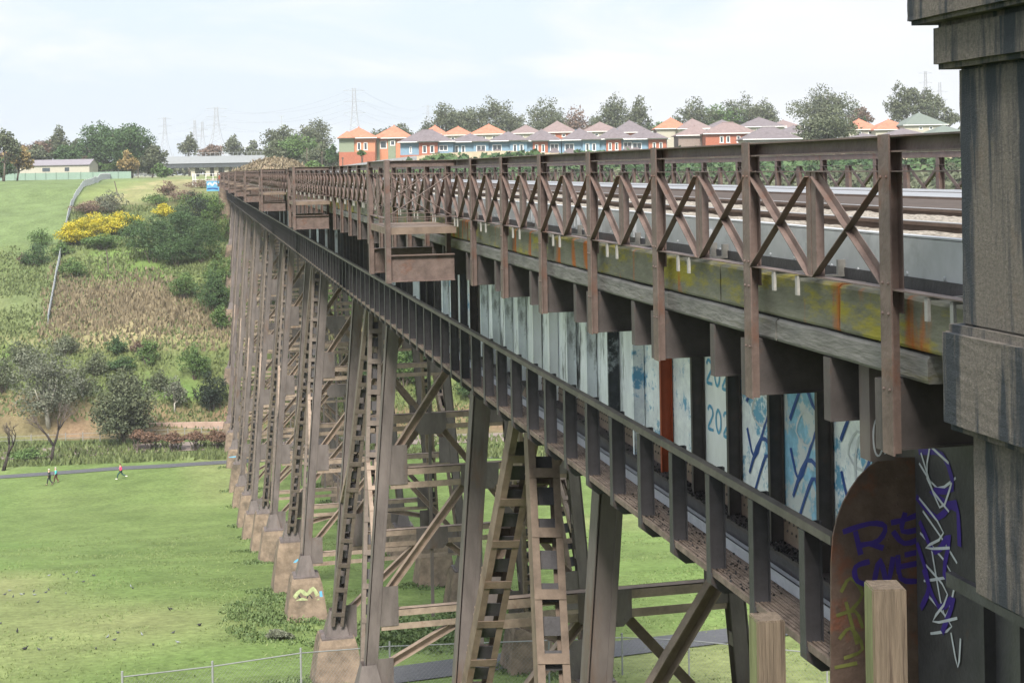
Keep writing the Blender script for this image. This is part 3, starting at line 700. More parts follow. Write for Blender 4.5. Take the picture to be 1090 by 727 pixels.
strokes(mb, PXG([[(897, 566), (925, 557), (942, 560), (935, 575), (915, 580)], [(910, 565), (916, 590)], [(925, 578), (940, 583)], [(948, 556), (965, 552), (982, 545)], [(950, 565), (962, 578), (981, 572)], [(963, 545), (960, 565), (981, 562)],
             [(925, 597), (910, 603), (912, 618), (928, 622)], [(930, 618), (936, 595), (944, 620), (950, 592)], [(955, 590), (958, 615), (975, 618)], [(955, 603), (980, 598)], [(962, 590), (981, 586)]]), G_, .045, 1)
strokes(mb, PXG([[(895, 630), (905, 615), (918, 632), (905, 650)], [(890, 655), (910, 650), (918, 668)], [(893, 680), (905, 668), (918, 690), (898, 700)], [(888, 710), (912, 705)], [(900, 640), (912, 685)]]), G_, .03, 2)
rr = random.Random(3)
for i in range(30):
    a, b2 = rr.uniform(945, 955), 500 + i * 9.3; p = at_y(a - (a % 10) + 5, b2, Yg - .004) - np.array([0, 0, E]); mb.ellip(p, (.012, .012, .012), 6, 4, 0)
rustp = mat('rusty_plate', (.125, .085, .07), .65, .35, 5, (.20, .065, .035), (.52, .68), bump=.4, bscale=30)
pl = mb.build('end_bracket_plate', [rustp, pu_line, gr_line, steel], deck); pl['label'] = 'round-shouldered rusty bracket plate with violet graffiti'
# bearing housing and lower steel at the girder end
mb = MB(); mb.box((6.05, 6.0, -5.6), (6.078, 11.18, -1.96), 0); mb.box((5.95, 9.95, -5.6), (6.049, 10.0, -1.96), 0); mb.box((5.95, 8.95, -5.6), (6.049, 9.0, -1.96), 0)
T2 = lambda a, b2: (6.046, a, b2)
strokes(mb, [[(10.95, -4.62), (10.8, -4.66), (10.9, -4.75), (10.78, -4.82), (10.95, -4.88)], [(10.74, -4.66), (10.66, -4.75), (10.72, -4.87), (10.77, -4.76), (10.72, -4.66)], [(10.6, -4.6), (10.5, -4.7), (10.62, -4.74)], [(10.6, -4.85), (10.42, -4.62), (10.4, -4.75)], [(10.62, -4.92), (10.38, -4.80)]], T2, .012, 1)
for z_ in (-4.6, -4.78, -4.96): strokes(mb, [[(11.0, z_), (11.02, z_ + .02), (11.04, z_), (11.02, z_ - .02), (11.0, z_)]], T2, .01, 1)
mb.build('girder_end_web', [steel_d, wh_line], deck)

# ---- refuge platforms -------------------------------------------------------
XO = 3.28
def refuge(k):
    ya, yb = 24.55 + 24 * k, 26.95 + 24 * k
    names = ['nearest the camera, beyond the seventh railing post', 'second out from the camera', 'third out from the camera', 'fourth out from the camera', 'fifth out from the camera', 'sixth out from the camera', 'seventh out from the camera', 'eighth out from the camera', 'ninth out from the camera, near the far bank']
    r = thing('refuge_platform', 'steel refuge cage bracketed off the railing, ' + names[k], 'platform', (0, ya, E), 'refuge platforms along the viaduct')
    D = yb - ya
    for y in (0, D):
        mb = MB(); mb.box((XO, y - .008, -1.93), (XR - .06, y + .008, -1.50)); mb.box((XO, y - .07, -1.95), (XR - .06, y + .07, -1.93)); mb.box((XO, y - .07, -1.50), (XR - .06, y + .07, -1.48)); mb.build('bracket_girder', steel, r)
        mb = MB(); mb.box((XO - .06, y - .075, -1.97), (XO - .048, y + .075, .182)); mb.box((XO - .05, y - .075, -1.97), (XO + .03, y - .065, .182)); mb.build('post', steel, r)
        mb = MB(); mb.box((XO, y - .04, .065), (XR, y + .04, .075)); mb.box((XO, y - .006, .07), (XR, y + .006, .165)); mb.box((XO, y - .05, .163), (XR, y + .05, .174)); mb.build('handrail', steel, r)
        mb = MB(); mb.box((XO, y - .02, -.07), (XR, y + .02, -.055)); mb.box((XO, y - .02, -.83), (XR, y + .02, -.815)); mb.box((XO, y - .015, -.95), (XR, y + .015, -.94))
        mb.tube([(XO, y, -.80), (XR - .1, y, -.08)], .01, 5); mb.tube([(XO, y + .02, -.08), (XR - .1, y + .02, -.80)], .01, 5)
        mb.tube([((XO + XR) / 2, y, -.08), (XO, y, -.55)], .007, 4); mb.build('tie_rods', steel, r)
    mb = MB(); mb.box((XO - .05, 0, .063), (XO + .04, D, .075)); mb.box((XO - .02, 0, .07), (XO - .008, D, .165)); mb.box((XO - .055, 0, .163), (XO + .05, D, .175)); mb.build('handrail', steel, r)
    mb = MB(); mb.box((XO - .04, 0, -.066), (XO + .04, D, -.058)); mb.box((XO - .04, 0, -.845), (XO + .04, D, -.836)); mb.build('side_rail', steel, r)
    mb = MB(); mb.box((XO - .04, D / 2 - .07, -.84), (XO - .03, D / 2 + .07, -.06)); mb.build('intermediate_post', steel, r)
    for q in (0, 1):
        mb = MB(); a = q * D / 2 + .08; b2 = a + D / 2 - .16
        mb.beam((XO - .02, a, -.80), (XO - .02, b2, -.10), .008, .06); mb.beam((XO + .02, b2, -.80), (XO + .02, a, -.10), .008, .06); mb.build('cross_brace', steel, r)
    mb = MB(); mb.box((XO, .01, -1.03), (XR - .02, D - .01, -1.0)); mb.box((XO - .01, -.04, -1.12), (XR - .02, -.01, -1.0)); mb.box((XO - .03, -.04, -1.12), (XO, D + .02, -1.0)); mb.build('floor', steel_t, r)
    return r
for k in range(9): refuge(k)

# ---- inspection walkway -----------------------------------------------------
wk = thing('inspection_walkway', 'narrow dark steel walkway hung along the foot of the near girder', 'walkway', (0, 0, E))
XW = 5.3
mb = MB(); mb.box((XW - .02, 11.25, -3.225), (XW + .07, YEND, -3.213)); mb.box((XW - .02, 11.25, -3.29), (XW - .008, YEND, -3.225)); mb.build('handrail', mat('walkway_rail', (.115, .105, .095), .6, .3, 5), wk)
def wpost(mb, y):
    mb.box((XW - .01, y - .006, -4.42), (XW + .16, y + .006, -3.226)); mb.box((XW - .022, y - .06, -4.42), (XW - .01, y + .06, -3.30)); mb.box((XW + .15, y - .05, -4.42), (XW + .16, y + .006, -3.226))
    mb.add([(XW - .02, y - .07, -4.46), (XW + .12, y - .07, -4.57), (XL - .2, y - .07, -4.57), (XL - .2, y - .07, -4.34), (XW - .02, y - .07, -4.34),
            (XW - .02, y + .07, -4.46), (XW + .12, y + .07, -4.57), (XL - .2, y + .07, -4.57), (XL - .2, y + .07, -4.34), (XW - .02, y + .07, -4.34)],
           [(0, 4, 3, 2, 1), (5, 6, 7, 8, 9), (0, 1, 6, 5), (1, 2, 7, 6), (2, 3, 8, 7), (3, 4, 9, 8), (4, 0, 5, 9)])
cell('post', steel_d, wk, wpost, [11.85 + 1.2 * i for i in range(int((YEND - 12) / 1.2))], limit=100)
mb = MB(); n_ = 11
for i in range(n_):
    x0 = XW + .02 + i * .042; mb.box((x0, 11.3, -4.335), (x0 + .026, YEND, -4.315 + .004 * (i % 2)))
mb.box((XW + .01, 11.3, -4.34), (XW + .5, YEND, -4.334)); mb.box((XW - .005, 11.3, -4.37), (XW + .012, YEND, -4.30))
mb.build('floor', mat('walkway_grating', (.185, .145, .12), .85, .35, 6, (.09, .07, .06), (.52, .68), bump=.6, bscale=30), wk)
mb = MB(); mb.box((5.76, 11.3, -4.19), (5.83, YEND, -4.18)); mb.box((5.76, 11.3, -4.31), (5.768, YEND, -4.18)); mb.build('kerb_angle', galv, wk)
mb = MB(); mb.box((5.775, 11.3, -4.33), (5.86, YEND, -4.30)); mb.box((5.861, 11.3, -4.34), (5.875, YEND, -4.072)); mb.box((5.875, 11.3, -4.34), (6.35, YEND, -4.325)); mb.build('gutter_plate', steel_d, wk)
# debris on the floor (stones fallen from the deck)
r5 = np.random.default_rng(5); nb_ = 2200; yy = np.concatenate([r5.normal(13.8, .35, 260), r5.normal(16.2, .9, 700), r5.uniform(11.5, 60, nb_ - 960)]); xx = np.where(r5.uniform(0, 1, nb_) < .75, r5.uniform(5.84, 6.06, nb_), r5.uniform(5.33, 5.75, nb_)); zz = np.where(xx > 5.83, -4.02, -4.305)
C = np.stack([xx, yy, zz], 1); V = leaf_quads(C, .012, .8, 0, r5); deb = np_mesh('debris', V, 0, mat('debris', (.03, .029, .03), .9, .5, 20), None); deb.location = (0, 0, E); tag(deb, 'dark ballast chips lying on the walkway floor', kind='stuff')

# ---- trestle towers ---------------------------------------------------------
def ladder(mb, p, q, w, dep, mi=0, step=1.0, fine=True, side=(1, 0, 0)):
    p = np.array(p, float); q = np.array(q, float); d = q - p; Lh = np.linalg.norm(d); d /= Lh
    a = np.array(side, float); a -= d * (a @ d); a /= np.linalg.norm(a); b = np.cross(d, a)
    for k in (-1, 1):
        mb.beam(p, q, .02, dep, side, mi, (k * (w / 2 - .01), 0)); 
        for e in (-1, 1): mb.beam(p, q, .12, .018, side, mi, (k * (w / 2 - .07), e * (dep / 2 - .01)))
    n_ = max(2, int(Lh / step))
    for i in range(n_):
        c = p + d * (i + .5) * Lh / n_
        for e in (-1, 1): mb.beam(c - d * .085 + b * e * (dep / 2 + .012), c + d * .085 + b * e * (dep / 2 + .012), w * .98, .016, side, mi); 
        if fine: mb.beam(c - d * .10 - b * (dep / 2 + .04), c - d * .085 - b * (dep / 2 + .04), w * .98, .07, side, mi); mb.beam(c + d * .085 - b * (dep / 2 + .04), c + d * .10 - b * (dep / 2 + .04), w * .98, .07, side, mi)
    if fine:
        n2 = int(Lh / .55)
        for i in range(n2):
            c = p + d * (i + .5) * Lh / n2; mb.beam(c - d * .16, c + d * .16, w - .1, .016, side, min(mi + 1, 1))  # inner plates use the darker slot: shade inside the brace put into colour
def tower(k):
    yB, yA = 20.6 + 24 * k, 30.4 + 24 * k
    names = ['nearest trestle tower, its legs rising out of the bottom of the picture', 'second trestle tower from the camera, left foot on a block beside the chain-link fence', 'third trestle tower, one foot on a block sprayed with yellow and green graffiti', 'fourth trestle tower from the camera', 'fifth trestle tower from the camera', 'sixth trestle tower, standing just short of the walking path',
             'seventh trestle tower, beside the creek bank beyond the path', 'eighth trestle tower, at the foot of the far hillside', 'ninth trestle tower, partway up the far hillside', 'last trestle tower, short, high on the far hillside']
    r = thing('trestle_tower', names[k], 'trestle tower', (0, 0, 0), 'trestle towers carrying the viaduct')
    zt0 = E - 4.1; foot = {}
    fine = k < 5
    for y in (yB, yA):
        for sx, X0 in ((-1, XL), (1, XLR)):
            zg = None; xf = X0
            for it in range(5):
                xg = float(zt(xf, y)); hp = 2.1 if y == yB else 2.8
                if k == 1: hp = 1.8
                if k > 6: hp = 1.6
                zp = xg + hp; xf = X0 + sx * .082 * (zt0 - zp)
            if zt0 - zp < 1.0: zp = zt0 - 1.0
            foot[(y, sx)] = (xf, zp, xg)
            mb = MB(); top = np.array((X0, y, zt0)); bot = np.array((xf, y, zp + .1))
            # plated box column : smooth outer plates, battens inside
            w_ = .39
            mb.beam(top, bot, .016, w_, (1, 0, 0), 0, (sx * (w_ / 2 - .008), 0))
            for e in (-1, 1):
                mb.beam(top, bot, w_ * .9, .016, (1, 0, 0), 0, (-sx * .03, e * (w_ / 2 - .03)))
                mb.beam(top, bot, .09, .02, (1, 0, 0), 0, (-sx * (w_ / 2 - .045), e * (w_ / 2 - .012)))
            nbt = int((zt0 - zp) / 1.1)
            for i in range(nbt):
                c = top + (bot - top) * (i + .5) / nbt; mb.box((c[0] - sx * (w_ / 2 - .02) - .01, c[1] - w_ / 2 + .03, c[2] - .15), (c[0] - sx * (w_ / 2 - .02) + .01, c[1] + w_ / 2 - .03, c[2] + .15))
            # flared shoe
            mb.add([(xf - .23, y - .23, zp + 1.0), (xf + .23, y - .23, zp + 1.0), (xf + .23, y + .23, zp + 1.0), (xf - .23, y + .23, zp + 1.0),
                    (xf - .46, y - .46, zp + .06), (xf + .46, y - .46, zp + .06), (xf + .46, y + .46, zp + .06), (xf - .46, y + .46, zp + .06)],
                   [(0, 1, 5, 4), (1, 2, 6, 5), (2, 3, 7, 6), (3, 0, 4, 7)])
            mb.box((xf - .6, y - .6, zp), (xf + .6, y + .6, zp + .06))
            mb.build('leg', steel_leg, r)
            # tapered concrete footing
            mb = MB(); t_, b_ = .74, .74 + (zp - xg + .6) * .13; z0_ = xg - .6
            c4 = lambda h, z: [(xf - h, y - h, z), (xf + h, y - h, z), (xf + h, y + h, z), (xf - h, y + h, z)]
            mb.add(c4(b_, z0_) + c4(t_, zp - .25) + c4(t_ - .01, zp - .25) + c4(t_ - .08, zp), [(0, 1, 5, 4), (1, 2, 6, 5), (2, 3, 7, 6), (3, 0, 4, 7), (8, 9, 13, 12), (9, 10, 14, 13), (10, 11, 15, 14), (11, 8, 12, 15), (12, 13, 14, 15)], 0)
            ms = [footc, wh_line, lb_line, yg_line, bk_line]
            F_ = lambda a, b2: (xf + a, y - (t_ + (zp - .25 - (xg + b2)) * .13) - .008, xg + b2)
            if k == 2 and y == yB and sx == -1:
                strokes(mb, [[(-.6, 1.3), (-.3, 1.6), (0, 1.4), (.3, 1.65), (.5, 1.3)], [(-.6, 1.0), (-.2, 1.2), (.2, .9), (.6, 1.1)], [(-.5, .7), (-.1, .85), (.3, .6)]], F_, .17, 3); strokes(mb, [[(-.4, 1.4), (-.1, 1.0), (.1, 1.4), (.4, .9)], [(-.5, .9), (0, .7), (.4, .75)]], F_, .06, 4); strokes(mb, [[(.65, 1.5), (.75, .6), (.8, .3)]], F_, .12, 2)
            elif k == 2 and sx == 1: strokes(mb, [[(-.4, 1.2), (-.1, 1.5), (.1, 1.1), (.4, 1.5)], [(-.5, .9), (0, .7), (.5, 1.0)]], F_, .1, 2); strokes(mb, [[(-.3, 1.3), (.2, .8), (.5, 1.2)]], F_, .06, 1)
            elif k == 2 and y == yA: strokes(mb, [[(0, 1.6), (.3, 1.9), (.6, 1.6)], [(.1, 1.5), (.5, 1.55)]], F_, .12, 2); strokes(mb, [[(-.3, .9), (-.1, 1.15), (.1, .9), (-.1, .7), (-.3, .9)]], F_, .08, 2)
            elif k == 3 and sx == -1 and y == yB: strokes(mb, [[(-.5, .6), (-.2, 1.0), (0, .5), (.3, .9)]], F_, .12, 1)
            elif k == 6 and sx == -1: strokes(mb, [[(-.7, 1.1), (0, 1.2), (.7, 1.1)], [(-.7, .7), (.7, .75)]], F_, .35, 2); strokes(mb, [[(-.4, .9), (0, 1.2), (.3, .8)]], F_, .08, 1)
            mb.build('footing', ms, r)
    Ym = (yB + yA) / 2
    for sx, X0 in ((-1, XL), (1, XLR)):
        for y in (yB, yA):
            xf, zp, _ = foot[(y, sx)]; e = 1 if y < Ym else -1
            mb = MB(); ap = np.array((X0, Ym - e * .25, zt0 + .0)); ft = np.array((xf, y + e * .42, zp + .55))
            if np.linalg.norm(ap - ft) > 3: 
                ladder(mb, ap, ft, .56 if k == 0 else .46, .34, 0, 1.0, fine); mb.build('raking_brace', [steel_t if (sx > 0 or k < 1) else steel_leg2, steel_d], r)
                if k >= 1 and k < 8:      # short lattice strut halfway down
                    t = .47; a_ = ap + (ft - ap) * t; t2 = .62; b_ = np.array((X0 + (xf - X0) * t2, y + e * .2, zt0 + (zp - zt0) * t2))
                    mb = MB(); ladder(mb, a_, b_, .4, .2, 0, .8, False); mb.build('lattice_strut', steel_s, r)
        mb = MB(); mb.box((X0 - .2, yB, zt0 - .45), (X0 + .2, yA, zt0 - .40)); mb.box((X0 - .01, yB, zt0 - .40), (X0 + .01, yA, zt0 - .02)); mb.box((X0 - .2, yB, zt0 - .03), (X0 + .2, yA, zt0 + .02)); mb.build('longitudinal_beam', steel_leg2, r)
    for y in (yB, yA):
        lo = max(foot[(y, -1)][1], foot[(y, 1)][1]) + 1.0
        def lx(sx, z): 
            X0 = XL if sx < 0 else XLR
            return X0 + sx * .082 * (zt0 - z)
        zc = E - 5.0; lev = []
        while zc > lo: lev.append(zc); zc -= 4.45
        for i, z in enumerate(lev):
            a, b2 = lx(-1, z), lx(1, z); c = (a + b2) / 2
            mb = MB(); mb.box((a, y - .13, z - .02), (b2, y + .13, z)); mb.box((a, y - .13, z - .22), (b2, y - .115, z)); mb.box((a, y + .115, z - .22), (b2, y + .13, z))
            if i > 0:      # second, lower member of the pair (set a little farther back)
                mb.box((a + .2, y - .13, z - .62), (b2 - .2, y - .115, z - .45)); mb.box((a + .2, y - .13, z - .64), (b2 - .2, y + .13, z - .62))
            mb.build('cross_strut', steel_s, r)
            zn = lev[i + 1] if i + 1 < len(lev) else lo - .6
            if z - zn < 1.2: continue
            for sx in (-1, 1):
                mb = MB(); mb.beam((c + sx * .25, y, z - .35), (lx(sx, zn + .35) - sx * .25, y, zn + .35), .016, .24, (0, 1, 0), 0, (.10, 0)); mb.beam((c + sx * .25, y, z - .35), (lx(sx, zn + .35) - sx * .25, y, zn + .35), .2, .016, (0, 1, 0), 0, (0, .11)); mb.beam((c + sx * .25, y, z - .35), (lx(sx, zn + .35) - sx * .25, y, zn + .35), .2, .016, (0, 1, 0), 0, (0, -.11)); mb.build('diagonal_brace', steel_s, r)
            mb = MB(); q = y - .145
            mb.add([(c - .62, q, z + .01), (c + .62, q, z + .01), (c + .62, q, z - .62), (c + .42, q, z - .82), (c - .42, q, z - .82), (c - .62, q, z - .62)] + [(c - .62, q - .014, z + .01), (c + .62, q - .014, z + .01), (c + .62, q - .014, z - .62), (c + .42, q - .014, z - .82), (c - .42, q - .014, z - .82), (c - .62, q - .014, z - .62)],
                   [(0, 1, 2, 3, 4, 5), (11, 10, 9, 8, 7, 6)] + [(j, 6 + j, 6 + (j + 1) % 6, (j + 1) % 6) for j in range(6)])
            if k < 3:
                for j in range(9): mb.ellip((c - .5 + j * .125, q - .015, z - .06), (.02, .012, .02), 6, 4)
                for j in range(4):
                    for sx in (-1, 1): mb.ellip((c + sx * (.15 + j * .1), q - .015, z - .35 - j * .1), (.02, .012, .02), 6, 4)
            mb.build('gusset_plate', steel_leg, r)
            mb = MB(); mb.beam((c, y, z - .8), (c, y, zn), .12, .10, (1, 0, 0)); mb.build('hanger', steel_leg, r)
            for sx in (-1, 1):
                mb = MB(); xx_ = lx(sx, zn); mb.box((min(xx_, xx_ - sx * .75), y - .158, zn - .5), (max(xx_, xx_ - sx * .75), y - .145, zn + .75)); 
                if k < 3:
                    for j in range(6): mb.ellip((xx_ - sx * .66, y - .16, zn - .4 + j * .2), (.02, .012, .02), 6, 4)
                mb.build('leg_gusset', steel_leg, r)
    return r
yg_line = mat('spray_yellow_green', (.33, .38, .20), .7, .35, 8)
steel_leg2 = mat('steel_paint_leg_inner', (.14, .115, .10), .6, .25, 3, (.12, .07, .045), (.6, .75))
for k in range(10): tower(k)

# ---- far abutment and near masonry -----------------------------------------
ab = thing('abutment', 'distant concrete abutment where the viaduct meets the far hillside', 'abutment', (0, YEND, E))
mb = MB(); mb.box((4.4, 0, -9.5), (13.1, 6, -1.95)); mb.box((5.2, -1.2, -9.5), (12.4, 0, -4.2)); mb.box((4.1, .3, -9.5), (4.4, 14, -1.0)); mb.box((13.1, .3, -9.5), (13.4, 14, -1.0)); mb.build('wall', footc, ab)
mb = MB(); mb.box((1.9, 1.2, -3.1), (4.09, 1.5, -1.3), 0); mb.box((1.7, 1.16, -1.3), (4.09, 1.6, -1.15), 1)
strokes(mb, [[(2.1, -2.0), (2.5, -1.6), (2.9, -2.1), (3.3, -1.6), (3.8, -1.9)]], lambda a, b2: (a, 1.19, b2), .3, 2); strokes(mb, [[(2.0, -2.7), (3.0, -2.6), (3.9, -2.75)]], lambda a, b2: (a, 1.19, b2), .25, 3)
mb.build('wing_panel', [lb_line, galv, wh_line, bl_line], ab)
mb = MB(); mb.box((4.0, .2, -1.0), (4.3, .5, -.3)); mb.build('marker', orange_p, ab)

pm = bpy.data.materials.new('streaked_concrete'); pm.use_nodes = True
n = pm.node_tree.nodes; l = pm.node_tree.links; b = n['Principled BSDF']; b.inputs['Roughness'].default_value = .92; b.inputs['Specular IOR Level'].default_value = .2
tcn = n.new('ShaderNodeTexCoord')
def nn_(scale, det, st=None, rough=.6):
    a = n.new('ShaderNodeTexNoise'); a.inputs['Scale'].default_value = scale; a.inputs['Detail'].default_value = det; a.inputs['Roughness'].default_value = rough
    if st: m_ = n.new('ShaderNodeMapping'); m_.inputs['Scale'].default_value = st; l.new(tcn.outputs['Object'], m_.inputs[0]); l.new(m_.outputs[0], a.inputs['Vector'])
    else: l.new(tcn.outputs['Object'], a.inputs['Vector'])
    return a.outputs['Fac']
def mrn(s, lo, hi):
    r_ = n.new('ShaderNodeMapRange'); r_.inputs[1].default_value = lo; r_.inputs[2].default_value = hi; l.new(s, r_.inputs[0]); return r_.outputs[0]
def mixn(f, a, c):
    x = n.new('ShaderNodeMix'); x.data_type = 'RGBA'; l.new(f, x.inputs[0])
    if isinstance(a, tuple): x.inputs[6].default_value = (*a, 1)
    else: l.new(a, x.inputs[6])
    x.inputs[7].default_value = (*c, 1); return x.outputs[2]
c_ = mixn(mrn(nn_(48, 6, None, .8), .33, .67), (.095, .088, .08), (.195, .175, .155))
c_ = mixn(mrn(nn_(2.2, 6), .55, .75), c_, (.165, .125, .095))
c_ = mixn(mrn(nn_(1.0, 7, (3.5, 5.5, .5), .62), .46, .56), c_, (.040, .047, .056))
c_ = mixn(mrn(nn_(1.3, 7, (1, 1, .5)), .64, .72), c_, (.15, .155, .06))
l.new(c_, b.inputs['Base Color'])
bp = n.new('ShaderNodeBump'); bp.inputs['Strength'].default_value = 1; bp.inputs['Distance'].default_value = .02; l.new(nn_(45, 8, None, .75), bp.inputs['Height']); l.new(bp.outputs[0], b.inputs['Normal'])
XP = 4.1; YP = float(onX(1022, 200, XP)[1]); LP = 2.6; WP = 2.2
pil = thing('concrete_pillar', 'tall blue-stained rough concrete pillar with stepped cap beside the railing end', 'pillar', (XP, YP, E))
def block(name, o, z0, z1, ch=.02, sub=26):
    """rough weathered block: subdivided faces with small uneven edges"""
    import bmesh
    bm = bmesh.new(); bmesh.ops.create_cube(bm, size=1.0)
    for v in bm.verts: v.co = Vector((-o + (v.co.x + .5) * (WP + 2 * o), o - LP + (v.co.y + .5) * (LP + o) - o * 0 , z0 + (v.co.z + .5) * (z1 - z0)))
    bmesh.ops.bevel(bm, geom=list(bm.edges), offset=ch, segments=2, affect='EDGES')
    big = [e for e in bm.edges if e.calc_length() > .3]
    bmesh.ops.subdivide_edges(bm, edges=big, cuts=14, use_grid_fill=True)
    for v in bm.verts:
        p = v.co; k = float(vnoise(p.x * 1.0 + p.z * 2.1, p.y + p.z, .06, 31) - .5) + float(vnoise(p.x + p.z * .7, p.y * 1.3 - p.z, .25, 32) - .5)
        v.co += Vector((k * .004, -k * .003, k * .004))
    m_ = bpy.data.meshes.new(name); bm.to_mesh(m_); bm.free(); m_.materials.append(pm)
    o_ = bpy.data.objects.new(name, m_); COL.objects.link(o_); o_.parent = pil; return o_
block('upper_cap', .15, .77, 1.25, .025); block('lower_cap', .076, .51, .768, .03); block('shaft', 0, -.90, .508, .012)
block('base_block', .07, -1.49, -.902, .045); block('plinth', -.02, -2.37, -1.492, .015)
# abutment body behind the pillar
nb = thing('near_abutment', 'concrete abutment under the near end of the viaduct, behind the pillar', 'abutment', (0, 0, E))
mb = MB(); mb.box((6.7, 2.5, -9), (13.2, 9.2, -1.97)); mb.box((6.5, 9.2, -9), (13.2, 10.6, -4.6)); mb.build('wall', footc, nb)
mb = MB(); mb.box((4.85, 2.5, -1.9), (12.65, 7.0, -.75)); mb.build('deck_slab', footc, nb)
mb = MB(); mb.beam((4.75, 5.5, -2.72), (4.75, 8.35, -2.72), .05, .09, (1, 0, 0)); mb.box((5.6, 8.9, -5), (5.75, 9.0, -2.0)); mb.box((5.9, 8.2, -5), (6.02, 8.3, -2.0)); mb.build('cable_bracket', steel_d, nb)
# ------------------------------------------------------------------ hillside plants : (name,label,cat,px,base,w,h,d,kind,n,nl,trunk,...)
def P_(name, label, cat, px, by, w, h, **k): 
    P_.i += 1; k.setdefault('seed', P_.i); return plant(name, label, cat, px, by, w, h, **k)
P_.i = 0
T = 'trees and bushes on the far hillside'
P_('gum_tree', 'round grey-green eucalyptus in the middle of the far bank, just above the walkers', 'tree', 133, 474, 78, 86, kind='gum', n=8000, nl=16, shape='dome', base_frac=-.06, leaf=.2)
P_('gum_tree', 'sprawling thin eucalyptus with bare white limbs at the left of the far bank', 'tree', 52, 455, 92, 100, kind='grey', n=5200, nl=14, base_frac=.02, bk=barkp, leaf=.17, hollow=.3)
P_('young_tree', 'slim pale sapling beside the right edge of the round eucalyptus', 'tree', 186, 438, 30, 38, kind='grey', n=900, nl=5, base_frac=.2, bk=barkp, leaf=.16)
P_('dense_bush', 'near-black round bush beside the tallest trestle legs, above the creek road', 'bush', 224, 437, 38, 44, kind='black', n=2600, nl=6, trunk=False, base_frac=0, shape='dome')
P_('green_bush', 'bright green bush above the near-black bush', 'bush', 206, 404, 38, 42, kind='green', n=2200, nl=6, trunk=False, base_frac=0)
P_('green_bush', 'mid green bush next to a brown twiggy patch, left of the brightest bush', 'bush', 157, 388, 26, 28, kind='green', n=1300, nl=5, trunk=False, base_frac=0)
P_('brown_bush', 'brown twiggy shrub touching the mid green bush', 'bush', 146, 377, 16, 15, kind='brown', n=600, nl=3, trunk=False, base_frac=0)
P_('green_bush', 'small dark grey-green bush below the dry brown grass', 'bush', 124, 377, 24, 22, kind='dark', n=1200, nl=5, trunk=False, base_frac=0)
P_('green_bush', 'low spreading bush behind the top of the round eucalyptus', 'bush', 128, 396, 36, 18, kind='dark', n=1100, nl=5, trunk=False, base_frac=0)
P_('grey_bush', 'grey bush between the two big eucalyptus trees', 'bush', 100, 400, 34, 26, kind='gum', n=1300, nl=6, trunk=False, base_frac=0)
P_('grey_bush', 'loose olive scrub left of the round eucalyptus', 'bush', 88, 425, 36, 36, kind='gum', n=1100, nl=6, trunk=True, base_frac=.1, bk=barkp)
P_('grey_bush', 'small grey-green shrub on the green slope right of the round eucalyptus', 'bush', 172, 416, 34, 24, kind='gum', n=1100, nl=5, trunk=False, base_frac=0)
P_('olive_bush', 'olive scrub at the left edge below the brown slope', 'bush', 22, 390, 44, 28, kind='gum', n=1500, nl=7, trunk=False, base_frac=0)
P_('olive_bush', 'olive scrub at the left edge beside the sprawling eucalyptus', 'bush', 2, 418, 36, 40, kind='gum', n=1300, nl=6, trunk=False, base_frac=0)
P_('olive_bush', 'olive scrub behind the white limbs of the sprawling eucalyptus', 'bush', 70, 378, 40, 22, kind='gum', n=1400, nl=6, trunk=False, base_frac=0)
P_('dark_bush', 'solitary rounded dark green bush right of the hillside fence', 'bush', 79, 297, 31, 24, kind='green', n=1500, nl=6, trunk=False, base_frac=0, shape='dome')
P_('dark_bush', 'low dark bush left of the hillside fence, lower one', 'bush', 38, 283, 38, 26, kind='dark', n=1500, nl=6, trunk=False, base_frac=0, shape='dome')
P_('dark_bush', 'low dark bush left of the hillside fence, with sprigs of yellow on top', 'bush', 44, 262, 34, 20, kind='green', n=1200, nl=6, trunk=False, base_frac=0)
P_('brown_bush', 'dead brown shrub at the foot of the bushes left of the fence', 'bush', 26, 281, 16, 12, kind='brown', n=600, nl=3, trunk=False, base_frac=0)
for (px, by, w_, h_, kd, lb) in [(97, 254, 58, 28, 'yellow', 'gorse bush in full yellow flower, topmost and broadest'), (76, 262, 40, 26, 'yellow', 'yellow flowering gorse directly beside the hillside fence'), (128, 248, 44, 24, 'yellow', 'yellow gorse bush at the right end of the flowering patch'),
                              (176, 232, 30, 16, 'yellow', 'thinly flowering gorse bush above the dark shrub mass'), (108, 266, 46, 18, 'green', 'green gorse without flowers under the yellow patch'), (140, 250, 36, 22, 'green', 'green gorse right of the yellow patch'),
                              (66, 272, 28, 14, 'green', 'green shrub under the yellow gorse beside the fence')]:
    P_('gorse_bush', lb, 'bush', px, by, w_, h_, kind=kd, n=int(w_ * h_ * 3.2), nl=6, trunk=False, base_frac=0, group=T)
